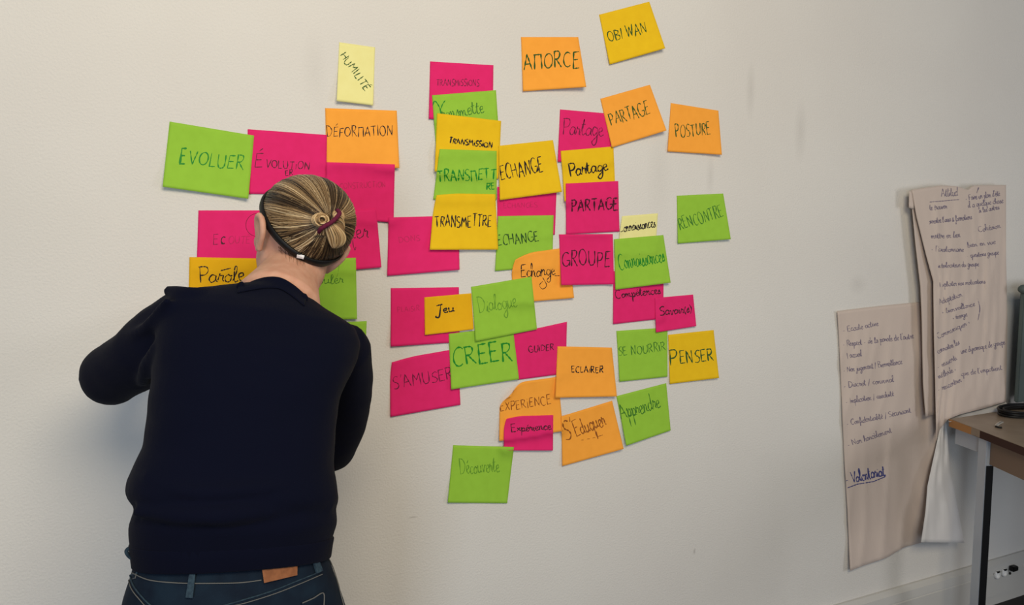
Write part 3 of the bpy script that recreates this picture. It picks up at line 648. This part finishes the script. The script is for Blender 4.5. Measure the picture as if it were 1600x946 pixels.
for pts, r in (([(262, 470, -.56), (225, 515, -.50), (188, 528, -.43)], .012), ([(150, 560, -.365), (160, 600, -.36), (186, 628, -.35)], .010), ([(215, 520, -.49), (205, 565, -.44), (215, 605, -.42)], .012),
               ([(180, 535, -.42), (172, 580, -.37), (185, 615, -.36)], .009), ([(240, 545, -.55), (228, 580, -.50), (222, 600, -.45)], .013),
               ([(215, 800, -.67), (300, 806, -.71), (400, 800, -.71), (515, 790, -.66)], .013), ([(230, 745, -.66), (300, 770, -.70), (420, 762, -.70), (510, 742, -.65)], .012),
               ([(560, 640, -.42), (545, 675, -.40), (528, 700, -.36)], .010), ([(262, 455, -.50), (300, 462, -.54), (345, 452, -.51)], .014)):
    limb(bm, [at(*p) for p in pts], [r * .6, r, r * .5] if len(pts) == 3 else [r * .6, r, r, r * .6], 6, 8)
sw = remeshed('sweater', bm, .0055, 4)
for v in sw.vertices:
    p = v.co; n = noise.noise(Vector((p.x * 9, p.y * 9, p.z * 15))) + .6 * noise.noise(Vector((p.x * 22 + p.z * 10, p.y * 20, p.z * 30)))
    v.co = p + v.normal * (.0028 * n)
sweater = link('sweater', sw, M_navy, person, True)
def band(name, rows, mtl, parent, extra=.004, ribs=0, amp=.0):
    bm = bmesh.new(); rr = [ring(*r, n=160, extra=extra) for r in rows]
    if ribs:
        for R in rr:
            cc = sum(R, Vector()) / len(R)
            for i in range(len(R)): R[i] = R[i] + (R[i] - cc).normalized() * amp * (i % 2)
    add_loft(bm, rr); return link(name, bm_mesh(name, bm), mtl, parent, True)
band('hem', [(208.5, 886, 511.5, 866, -.600, .106), (208, 884, 512, 864, -.600, .107), (206, 868, 514, 850, -.600, .108), (204, 853, 516, 838, -.600, .110), (204.5, 851, 515.5, 836, -.600, .109)], M_navy, sweater, .0015, 1, .0012)
for J in (LARM, RARM):
    bm = bmesh.new(); a, b = Vector(at(*J[-2][:3])), Vector(at(*J[-1][:3])); d = (b - a).normalized()
    add_tube(bm, [b - d * .03, b + d * .02, b + d * .035], [J[-1][3] + .003, J[-1][3] + .002, J[-1][3] - .004], 24); link('cuff', bm_mesh('cuff', bm), M_navy, sweater, True)

# jeans
bm = bmesh.new(); z0 = at(365, 946, -.6)[2]; sl = at(190, 946, -.6)[0]; sr = at(538, 946, -.6)[0]; cx = (sl + sr) / 2; hw = (sr - sl) / 2
rows = [ring(214, 862, 505, 846, -.600, .096), ring(209, 880, 511, 868, -.600, .100), ring(203, 902, 520, 893, -.600, .106), ring(195, 925, 530, 921, -.602, .113), ring(189, 946, 538, 946, -.604, .119)]
for z, w, b in ((z0 - .05, 1.03, .122), (z0 - .10, 1.03, .118), (z0 - .15, .98, .105)):
    rows.append([Vector((cx + hw * w * math.copysign(abs(math.cos(t)) ** .8, math.cos(t)), -.604 + b * math.copysign(abs(math.sin(t)) ** .8, math.sin(t)), z)) for t in [2 * math.pi * i / 40 for i in range(40)]])
add_loft(bm, rows)
for s in (-1, 1):
    limb(bm, [(cx + s * hw * .50, -.604, z0 - .10), (cx + s * hw * .52, -.60, z0 - .2), (cx + s * hw * .54, -.585, .46), (cx + s * hw * .56, -.60, .25), (cx + s * hw * .56, -.605, .09)], [.096, .088, .062, .055, .05], 5, 20)
jm = remeshed('jeans', bm, .007, 5); jeans = link('jeans', jm, M_denim, person, True)
BV = BVHTree.FromPolygons([v.co for v in jm.vertices], [tuple(p.vertices) for p in jm.polygons])
def onto(bv, x, y, lift):
    d = Vector(ray(x, y)).normalized(); hit = bv.ray_cast(Vector(CAM), d)
    if hit[0] is None: hit = bv.find_nearest(Vector(at(x, y, -.65)))
    return hit[0] + hit[1] * lift if hit[1].dot(d) < 0 else hit[0] - hit[1] * lift
def seam(name, pts, r, m, lift=.0012, dash=None):
    bm = bmesh.new(); P = [onto(BV, x, y, lift) for x, y in catmull(pts, 8)]
    if dash:
        for i in range(0, len(P) - 1, 2): add_tube(bm, [P[i], P[i] * .3 + P[i + 1] * .7], r, 6)
    else: add_tube(bm, P, r, 6)
    return link(name, bm_mesh(name, bm), m, jeans)
def patch(name, TL, TR, BR, BL, lift, th, m, parent, nu=10, nv=8, bv=None):
    f = quad(TL, TR, BR, BL); bv = bv or BV
    fr = [[onto(bv, *f(i / nu, j / nv), lift + th) for i in range(nu + 1)] for j in range(nv + 1)]
    bk = [[onto(bv, *f(i / nu, j / nv), lift) for i in range(nu + 1)] for j in range(nv + 1)]
    return link(name, sheet_mesh(name, fr, bk), m, parent)
seam('waistband_stitching', [(208, 896), (235, 907), (280, 911.5), (330, 912), (375, 911), (408, 907)], .0008, M_thread)
seam('yoke_seam', [(203, 893), (209, 915), (225, 936), (240, 950)], .0011, M_loop); seam('yoke_seam', [(345, 948), (380, 938), (425, 924), (465, 908), (500, 894)], .0011, M_loop)
seam('stitching', [(352, 950), (386, 942), (430, 928), (468, 913), (503, 898)], .0007, M_thread); seam('stitching', [(200, 897), (206, 920), (222, 941), (230, 950)], .0007, M_thread)
seam('side_seam', [(504, 862), (516, 880), (526, 908), (533, 935), (537, 950)], .0009, M_thread)
patch('back_pocket', (470, 943), (503, 928), (506, 960), (472, 962), .0006, .0016, M_denim, jeans); seam('pocket_stitching', [(471, 943), (487, 936), (503, 928), (504, 948)], .0009, M_thread, .003)
patch('belt_loop', (298, 886), (307, 887), (302, 935), (291, 934), .002, .003, M_loop, jeans)
patch('belt_loop', (486, 876), (494, 874), (501, 893), (492, 897), .002, .003, M_loop, jeans)
lp = patch('leather_patch', (408.5, 889), (462, 883), (462, 899), (411.5, 911), .003, .002, M_leather, jeans); lp['label'] = 'brown leather patch'
bm = bmesh.new(); add_tube(bm, catmull([at(209, 857, -.62), at(202, 857, -.62), at(197.5, 862, -.62), at(201, 869, -.62), at(206, 873, -.62)], 5), (.0028), 8); link('belt_loop', bm_mesh('belt_loop', bm), M_loop, jeans, True)
M_shoe = mat('dark_shoe', (40, 40, 44), .6); M_sole = mat('pale_sole', (180, 178, 172), .7)
for s in (-1, 1):
    x = cx + s * hw * .58; bm = bmesh.new()
    limb(bm, [(x, -.645, .062), (x, -.60, .064), (x, -.53, .050), (x + s * .006, -.45, .042)], [.036, .04, .038, .030], 5, 16); sh = link('shoe', remeshed('shoe', bm, .006, 4), M_shoe, person, True)
    bm = bmesh.new(); add_loft(bm, [[(x + s * .003 + (.043 if abs(t - math.pi) > 0 else .04) * math.cos(t) * (1 + .12 * math.sin(t)), -.545 + .142 * math.sin(t), z) for t in [2 * math.pi * k / 28 for k in range(28)]] for z in (.001, .022)]); link('sole', bm_mesh('sole', bm), M_sole, sh)

# head, neck, torso, arms, hands: one continuous skin
HC = Vector(at(480, 344, -.375))
HR = Matrix.Rotation(math.radians(17), 3, 'Y') @ Matrix.Rotation(math.radians(-6), 3, 'X') @ Matrix.Rotation(math.radians(18), 3, 'Z')
def hl(x, y, z): return HC + HR @ Vector((x, y, z))
bm = bmesh.new()
add_ellipsoid(bm, HC, (.074, .093, .074), HR, 32); add_ellipsoid(bm, hl(0, .016, -.035), (.066, .066, .060), HR)
add_ellipsoid(bm, hl(0, .034, -.070), (.058, .060, .070), HR); add_ellipsoid(bm, hl(0, .066, -.122), (.026, .024, .020), HR)
limb(bm, [hl(0, .090, -.012), hl(0, .102, -.036), hl(0, .109, -.056)], [.007, .009, .012], 4, 12)
for s in (-1, 1):
    limb(bm, [hl(s * .008, .088, .004), hl(s * .03, .084, .008), hl(s * .05, .066, .002)], [.006, .008, .006], 4, 10)
    add_ellipsoid(bm, hl(s * .036, .068, -.055), (.022, .020, .022), HR, 16); add_ellipsoid(bm, hl(s * .009, .100, -.060), (.008, .008, .006), HR, 12)
    limb(bm, [hl(s * .004, .094, -.083), hl(s * .014, .090, -.085), hl(s * .022, .083, -.086)], [.006, .005, .003], 3, 8)
    limb(bm, [hl(s * .002, .093, -.091), hl(s * .012, .089, -.093), hl(s * .02, .083, -.089)], [.006, .006, .003], 3, 8)
    er = HR @ Matrix.Rotation(s * math.radians(-14), 3, 'Z') @ Matrix.Rotation(math.radians(12), 3, 'X') @ Matrix.Rotation(s * math.radians(20), 3, 'Y')
    ec = hl(s * .079, .004, -.050)
    def el(x, y, z): return ec + er @ Vector((s * x, y * .86, z * .84))
    add_ellipsoid(bm, ec, (.0065, .0145, .027), er, 20)
    limb(bm, [el(0, .014, .004), el(.003, .014, .026), el(.006, .0, .037), el(.007, -.014, .028), el(.007, -.020, .006), el(.005, -.013, -.018), el(.001, -.002, -.036), el(-.002, .008, -.032)], [.005, .0055, .0062, .0065, .0062, .006, .0075, .005], 4, 10)
NECK = [(474, 392, -.345, .049), (464, 418, -.375, .0535), (450, 440, -.400, .057), (434, 478, -.450, .076)]
limb(bm, [at(x, y, d) for x, y, d, r in NECK], [r for *_, r in NECK], 6, 24)
add_loft(bm, [ring(*r, k=.86) for r in TORSO[:-1]]); arm(bm, LARM, .74); arm(bm, RARM, .74)
add_loft(bm, [[p + ((Vector((cx, -.604, p.z)) - p) * .12) for p in R] for R in rows[1:]])
for s in (-1, 1): limb(bm, [(cx + s * hw * .50, -.604, z0 - .08), (cx + s * hw * .54, -.585, .46), (cx + s * hw * .56, -.60, .1), (cx + s * hw * .57, -.53, .05), (cx + s * hw * .57, -.47, .042)], [.078, .05, .034, .028, .02], 5, 14)
def hand(bm, wrist, tip, up, side):
    """wrist -> fingertips on the wall; side is the thumb's side"""
    w, t = Vector(wrist), Vector(tip); f = (t - w).normalized(); sd = (Vector(side) - f * f.dot(Vector(side))).normalized(); n = f.cross(sd).normalized()
    if n.dot(Vector(up)) < 0: n = -n
    limb(bm, [w - f * .03, w, w + f * .02], [.026, .024, .026], 3, 14)
    for k in (-1.3, -.45, .45, 1.3): limb(bm, [w + f * .005 + sd * k * .011, w + f * .045 + sd * k * .017 + n * .003, w + f * .082 + sd * k * .018], [.014, .0145, .011], 3, 12)
    for k, ln in ((1.42, .068), (.48, .076), (-.46, .071), (-1.38, .055)):
        b = w + f * .080 + sd * k * .0185; d1 = (f * .95 + n * .18 + sd * k * .05).normalized(); d2 = (f * .85 - n * .5 + sd * k * .02).normalized(); d3 = (f * .55 - n * .83).normalized()
        limb(bm, [b, b + d1 * ln * .45, b + d1 * ln * .45 + d2 * ln * .32, b + d1 * ln * .45 + d2 * ln * .32 + d3 * ln * .25], [.0092, .0085, .0078, .0062], 4, 12)
    b = w + f * .022 + sd * .026; d1 = (f * .62 + sd * .75 - n * .2).normalized(); d2 = (f * .93 + sd * .15 - n * .35).normalized()
    limb(bm, [w + f * .012 + sd * .012, b, b + d1 * .036, b + d1 * .036 + d2 * .030], [.014, .0125, .0095, .0078], 4, 12)
def reach(J, px, py):
    w = Vector(at(*J[-1][:3])); t = Vector(at(px, py, -.05)); return w, t
for J, px, py, sd in ((LARM, 300, 500, (.6, 0, -.8)), (RARM, 468, 550, (-1, 0, 0))):
    w, t = reach(J, px, py); f = (t - w).normalized(); k0 = len(bm.verts); hand(bm, w + f * .012, t, (0, -1, 0), sd); bm.verts.ensure_lookup_table(); hv = bm.verts[k0:]; dy = max(v.co.y for v in hv) + .006
    for v in hv: v.co.y -= max(dy, 0)
body = link('body', remeshed('body', bm, .0042, 4, .45), M_skin, person, True)
BB = BVHTree.FromPolygons([v.co for v in body.data.vertices], [tuple(p.vertices) for p in body.data.polygons])
SWB = BVHTree.FromPolygons([v.co for v in sweater.data.vertices], [tuple(p.vertices) for p in sweater.data.polygons])
def cloth(x, y, lift):                   # on whichever of skin and sweater lies nearer
    d = Vector(ray(x, y)).normalized(); hs = [h for h in (BB.ray_cast(Vector(CAM), d), SWB.ray_cast(Vector(CAM), d)) if h[0] is not None]
    if not hs: return Vector(at(x, y, -.47))
    h = min(hs, key=lambda h: h[3]); return h[0] - d * lift
CT = poly(catmull([(374, 444), (398, 437), (420, 432.5), (440, 434.5), (460, 446), (479, 463)], 6)); CB = poly(catmull([(371, 458), (396, 453), (420, 450), (438, 452), (455, 462), (476, 479)], 6))
rowsf = []; rowsb = []
for jv in range(7):
    rf = []
    for iu in range(41):
        q = CT(iu / 40) * (1 - jv / 6) + CB(iu / 40) * (jv / 6); rf.append(cloth(q[0], q[1], .0035 + .003 * math.sin(math.pi * (jv + .3) / 6.6)))
    rowsf.append(rf)
for _ in range(6):                       # smooth the band
    n2 = [[p.copy() for p in r] for r in rowsf]
    for jv in range(7):
        for iu in range(1, 40):
            nb = [rowsf[jv][iu - 1], rowsf[jv][iu + 1]] + ([rowsf[jv - 1][iu]] if jv else []) + ([rowsf[jv + 1][iu]] if jv < 6 else [])
            m = sum(nb, Vector()) / len(nb); n2[jv][iu].y = min(rowsf[jv][iu].y, rowsf[jv][iu].y * .3 + m.y * .7)
    rowsf = n2
rowsb = [[p + Vector((0, .004, 0)) for p in r] for r in rowsf]
link('collar', sheet_mesh('collar', rowsf, rowsb), M_navy, sweater, True)
l0, r0 = rowsf[2][1], rowsf[2][39]; mid = (l0 + r0) / 2; hv = (r0 - l0) / 2
bm = bmesh.new(); add_tube(bm, [mid + hv * math.cos(t) + Vector((0, .085 * math.sin(t), -.030 * math.sin(t))) for t in [math.pi * k / 20 for k in range(21)]], [(.009, .006)] * 21, 10)
link('collar', bm_mesh('collar', bm), M_navy, sweater, True)
for s in (-1, 1):
    e = link('eye', None or (lambda b: (add_ellipsoid(b, hl(s * .030, .0655, -.014), (.013, .0125, .010), HR, 20), bm_mesh('eye', b))[1])(bmesh.new()), M_white, body, True)
    link('iris', (lambda b: (add_ellipsoid(b, hl(s * .030, .0765, -.0145), (.005, .0022, .005), HR, 14), bm_mesh('iris', b))[1])(bmesh.new()), M_black, e, True)

# hair: a cap, strands drawn back to the knot, the bun, the tie, the head band
HRAD = Vector((.0805, .099, .0795))
def sph(v): return Vector((v[0] * HRAD.x, v[1] * HRAD.y, v[2] * (HRAD.z if v[2] > 0 else .092)))       # unit sphere -> head
def slerp(a, b, t):
    w = math.acos(max(-1, min(1, a.dot(b)))); return (a * math.sin((1 - t) * w) + b * math.sin(t * w)) / math.sin(w) if w > 1e-4 else a
kd = HR.inverted() @ Vector((.019, -.097, -.004)); KNOT = Vector((kd.x / HRAD.x, kd.y / HRAD.y, kd.z / HRAD.z)).normalized()
def band_dir(th, c=-.021, sl=1.0):                     # where the band crosses the head at this azimuth (0 = back)
    lo, hi = -1.5, 1.5
    for _ in range(40):
        m = (lo + hi) / 2; d = Vector((math.sin(th) * math.cos(m), -math.cos(th) * math.cos(m), math.sin(m))); p = sph(d)
        if p.z > sl * p.y + c: hi = m
        else: lo = m
    return d
def hair_mat(name, stops):
    m = mat(name, (120, 90, 60), 0.42, 0.35); nt = m.node_tree; g = nt.nodes.new('ShaderNodeNewGeometry'); cr = nt.nodes.new('ShaderNodeValToRGB')
    cr.color_ramp.elements[0].color = s2l(stops[0][1]); cr.color_ramp.elements[0].position = stops[0][0]
    cr.color_ramp.elements[1].color = s2l(stops[-1][1]); cr.color_ramp.elements[1].position = stops[-1][0]
    for p, c in stops[1:-1]: e = cr.color_ramp.elements.new(p); e.color = s2l(c)
    nt.links.new(g.outputs['Random Per Island'], cr.inputs[0]); nt.links.new(cr.outputs[0], nt.nodes['Principled BSDF'].inputs['Base Color']); return m
M_cap = mat('brown_hair_roots', (50, 36, 24), 0.6, 0.2); M_bun = hair_mat('blond_bun_hair', [(0, (112, 86, 56)), (.4, (168, 136, 94)), (1, (216, 188, 142))])
rnd = random.Random(4)
bm = bmesh.new(); n1, n2 = 96, 64; vs = []
for j in range(1, n2):
    a = math.pi * j / n2; vs.append([bm.verts.new(hl(*(sph((math.sin(a) * math.cos(2 * math.pi * i / n1), math.sin(a) * math.sin(2 * math.pi * i / n1), math.cos(a))) * .985))) for i in range(n1)])
inv = HR.inverted()
for a, b in zip(vs, vs[1:]):
    for i in range(n1):
        f = (a[i], a[(i + 1) % n1], b[(i + 1) % n1], b[i]); cc = inv @ (sum((v.co for v in f), Vector()) / 4 - HC)
        if cc.z > cc.y - .025 or (cc.z > .032 and cc.y > 0): bm.faces.new(f)
bm.faces.new(list(reversed(vs[0])))
bmesh.ops.delete(bm, geom=[v for v in bm.verts if not v.link_faces], context='VERTS')
bmesh.ops.recalc_face_normals(bm, faces=bm.faces); bmesh.ops.solidify(bm, geom=list(bm.faces), thickness=.004)
hair = link('hair', bm_mesh('hair', bm), M_cap, person, True)
bm = bmesh.new()
SB = {'dark': bm, 'mid': bmesh.new(), 'light': bmesh.new()}
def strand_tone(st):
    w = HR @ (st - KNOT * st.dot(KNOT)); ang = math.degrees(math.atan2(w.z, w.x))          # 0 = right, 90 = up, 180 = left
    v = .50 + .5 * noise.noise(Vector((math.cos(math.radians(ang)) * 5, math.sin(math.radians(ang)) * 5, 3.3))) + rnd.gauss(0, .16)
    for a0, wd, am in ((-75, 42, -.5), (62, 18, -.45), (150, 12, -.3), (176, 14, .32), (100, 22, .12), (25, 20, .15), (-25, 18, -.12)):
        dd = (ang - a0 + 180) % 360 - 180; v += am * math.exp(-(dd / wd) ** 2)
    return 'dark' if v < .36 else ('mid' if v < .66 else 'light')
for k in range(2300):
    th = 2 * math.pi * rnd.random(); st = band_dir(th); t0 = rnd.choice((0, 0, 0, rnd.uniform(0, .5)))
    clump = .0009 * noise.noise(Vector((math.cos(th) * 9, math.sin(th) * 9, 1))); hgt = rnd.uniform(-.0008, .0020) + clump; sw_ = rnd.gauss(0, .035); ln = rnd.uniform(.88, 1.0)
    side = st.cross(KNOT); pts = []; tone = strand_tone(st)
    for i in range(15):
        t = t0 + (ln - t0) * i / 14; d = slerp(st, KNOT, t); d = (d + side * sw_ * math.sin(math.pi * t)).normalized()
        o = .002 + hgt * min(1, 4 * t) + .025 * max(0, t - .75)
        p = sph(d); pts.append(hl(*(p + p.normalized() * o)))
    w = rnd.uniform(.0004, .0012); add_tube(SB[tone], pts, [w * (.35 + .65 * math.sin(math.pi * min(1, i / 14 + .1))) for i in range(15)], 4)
for k in range(46):                                     # flyaway hairs
    th = rnd.uniform(.5, 2.6) * rnd.choice((-1, 1)); d = band_dir(th); d = slerp(d, KNOT, rnd.uniform(.1, .5)); p = sph(d); e = slerp(d, KNOT, rnd.uniform(.3, .6)); qd = sph(e)
    add_tube(SB['mid'], catmull([hl(*p), hl(*((p + qd) * .5 * 1.05)), hl(*(qd * rnd.uniform(1.03, 1.07)))], 5), .00028, 4)
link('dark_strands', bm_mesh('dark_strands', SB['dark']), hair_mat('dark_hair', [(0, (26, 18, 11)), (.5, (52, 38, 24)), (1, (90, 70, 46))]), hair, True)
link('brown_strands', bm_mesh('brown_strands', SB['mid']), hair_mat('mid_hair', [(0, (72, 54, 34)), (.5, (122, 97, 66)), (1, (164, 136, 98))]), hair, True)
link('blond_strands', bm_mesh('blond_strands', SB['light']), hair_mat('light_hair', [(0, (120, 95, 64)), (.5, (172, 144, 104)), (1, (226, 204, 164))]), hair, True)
bm = bmesh.new()
for k in range(95):
    x = rnd.uniform(434, 514); y = 399 + rnd.uniform(-8, 2) - max(0, 462 - x) * .35; L = rnd.uniform(6, 24) * (1 - abs(x - 474) / 70); dx = (470 - x) * .15 + rnd.gauss(0, 2)
    P = [onto(BB, x + dx * t, y + L * t, .0006 + .0008 * t) for t in (0, .33, .66, 1)]
    if max((a - b).length for a, b in zip(P, P[1:])) < .02: add_tube(bm, P, [.00035, .0003, .0002, .0001], 4)
link('nape_wisps', bm_mesh('nape_wisps', bm), mat('nape_hair', (150, 112, 86), .6), hair, True)
KN = sph(KNOT); kn = KN.normalized(); tx = HR.inverted() @ Vector((1, 0, 0)); tx = (tx - kn * tx.dot(kn)).normalized(); tz = kn.cross(tx); tz = tz if (HR @ tz).z > 0 else -tz
def kb(a, b, c): return hl(*(KN + tx * a + tz * b + kn * c))                     # bun frame: right, up, outwards (m)
bm = bmesh.new()
for k in range(34):                                     # coil on the upper left
    a0 = rnd.uniform(0, 6.28); r0 = rnd.uniform(.006, .0145); hz = rnd.uniform(.004, .014); sq = rnd.uniform(.75, .95)
    add_tube(bm, [kb(-.017 + r0 * math.cos(a0 + t * .5), .004 + sq * r0 * math.sin(a0 + t * .5), hz + .010 * (1 - r0 / .016) + .001 * math.sin(t)) for t in range(11)], [.0006 + .0013 * math.sin(math.pi * (t + .5) / 11) for t in range(11)], 6)
add_ellipsoid(bm, kb(-.016, .004, .004), (.013, .010, .012), None, 16); add_ellipsoid(bm, kb(.012, -.018, .006), (.017, .010, .022), None, 16); add_ellipsoid(bm, kb(.017, .010, .005), (.013, .008, .012), None, 16)
for k in range(80):                                     # lobe hanging below the tie
    a = rnd.uniform(-1, 1); c = rnd.uniform(.4, 1) * math.sqrt(max(0, 1 - a * a))
    P = [kb(-.004 + a * .004, .002, .012 + c * .002), kb(.006 + a * .014, -.012, .008 + c * .014), kb(.014 + a * .017, -.026, .006 + c * .013), kb(.016 + a * .013, -.039, .003 + c * .008), kb(.013 + a * .004, -.046, .002)]
    add_tube(bm, catmull(P, 4), [.0013] * 17, 5)
for k in range(46):                                     # lobe on the right of the tie
    a = rnd.uniform(-1, 1); c = rnd.uniform(.3, 1) * math.sqrt(max(0, 1 - a * a))
    P = [kb(.006, .008 + a * .004, .012), kb(.014, .009 + a * .010, .008 + c * .009), kb(.024, .003 + a * .010, .005 + c * .008), kb(.030, -.010 + a * .004, .002 + c * .003)]
    add_tube(bm, catmull(P, 4), [.0012] * 13, 5)
for k in range(14):                                     # ends sticking out under the tie
    a = rnd.uniform(-1, 1); add_tube(bm, catmull([kb(-.012, -.006, .013), kb(-.016 + a * .006, -.014, .010), kb(-.018 + a * .01, -.024, .004)], 4), [.001] * 5 + [.0008] * 3 + [.0003], 5)
link('bun', bm_mesh('bun', bm), M_bun, hair, True)
bm = bmesh.new(); T = catmull([kb(-.019, -.017, .008), kb(-.018, -.010, .019), kb(-.006, -.002, .024), kb(.006, .007, .024), kb(.015, .016, .018), kb(.015, .021, .008)], 8)
add_tube(bm, [p + np.array(HR @ kn) * .0006 * math.sin(i * 1.9) for i, p in enumerate(T)], [.0037 + .0004 * (i % 2) for i in range(len(T))], 10)
link('hair_tie', bm_mesh('hair_tie', bm), mat('maroon_elastic', (92, 18, 48), .8, bump=(900, .6, .001)), hair, True)['label'] = 'maroon hair tie'
bm = bmesh.new(); rings = []
for k in range(120):
    th = 2 * math.pi * k / 120; d = band_dir(th, -.022); p = sph(d); nn = Vector((p.x / HRAD.x ** 2, p.y / HRAD.y ** 2, p.z / HRAD.z ** 2)).normalized()
    d2 = band_dir(th + .05, -.022); tg = (sph(d2) - p).normalized(); ac = nn.cross(tg).normalized(); hw2 = .0075 + .006 * max(0, math.cos(th - .75)) ** 6
    rings.append([hl(*(p + nn * (.002 + o) + ac * (w * hw2))) for w, o in ((-1, 0), (-.9, .0035), (0, .0045), (.9, .0035), (1, 0), (0, -.001))])
rings.append(rings[0]); add_loft(bm, rings, False); bmesh.ops.remove_doubles(bm, verts=bm.verts, dist=1e-6)
hb = link('headband', bm_mesh('headband', bm), mat('black_headband', (10, 10, 11), .55), hair, True); hb['label'] = 'black headband'
HB = BVHTree.FromPolygons([v.co for v in hb.data.vertices], [tuple(p.vertices) for p in hb.data.polygons])
patch('clasp', (464.5, 397.5), (475, 400), (474.5, 404), (464, 401.5), .0006, .0016, mat('white_clasp', (240, 240, 240), .3), hb, 4, 3, HB)['label'] = 'small white clasp'
bm = bmesh.new(); lc = Vector(at(402, 352, -.355)); add_tube(bm, [lc + Vector((.020 * math.cos(a), .004 * math.sin(a * 2), .021 * math.sin(a))) for a in [.9 + 4.6 * k / 30 for k in range(31)]], .0004, 5)
link('stray_lock', bm_mesh('stray_lock', bm), M_cap, hair, True)
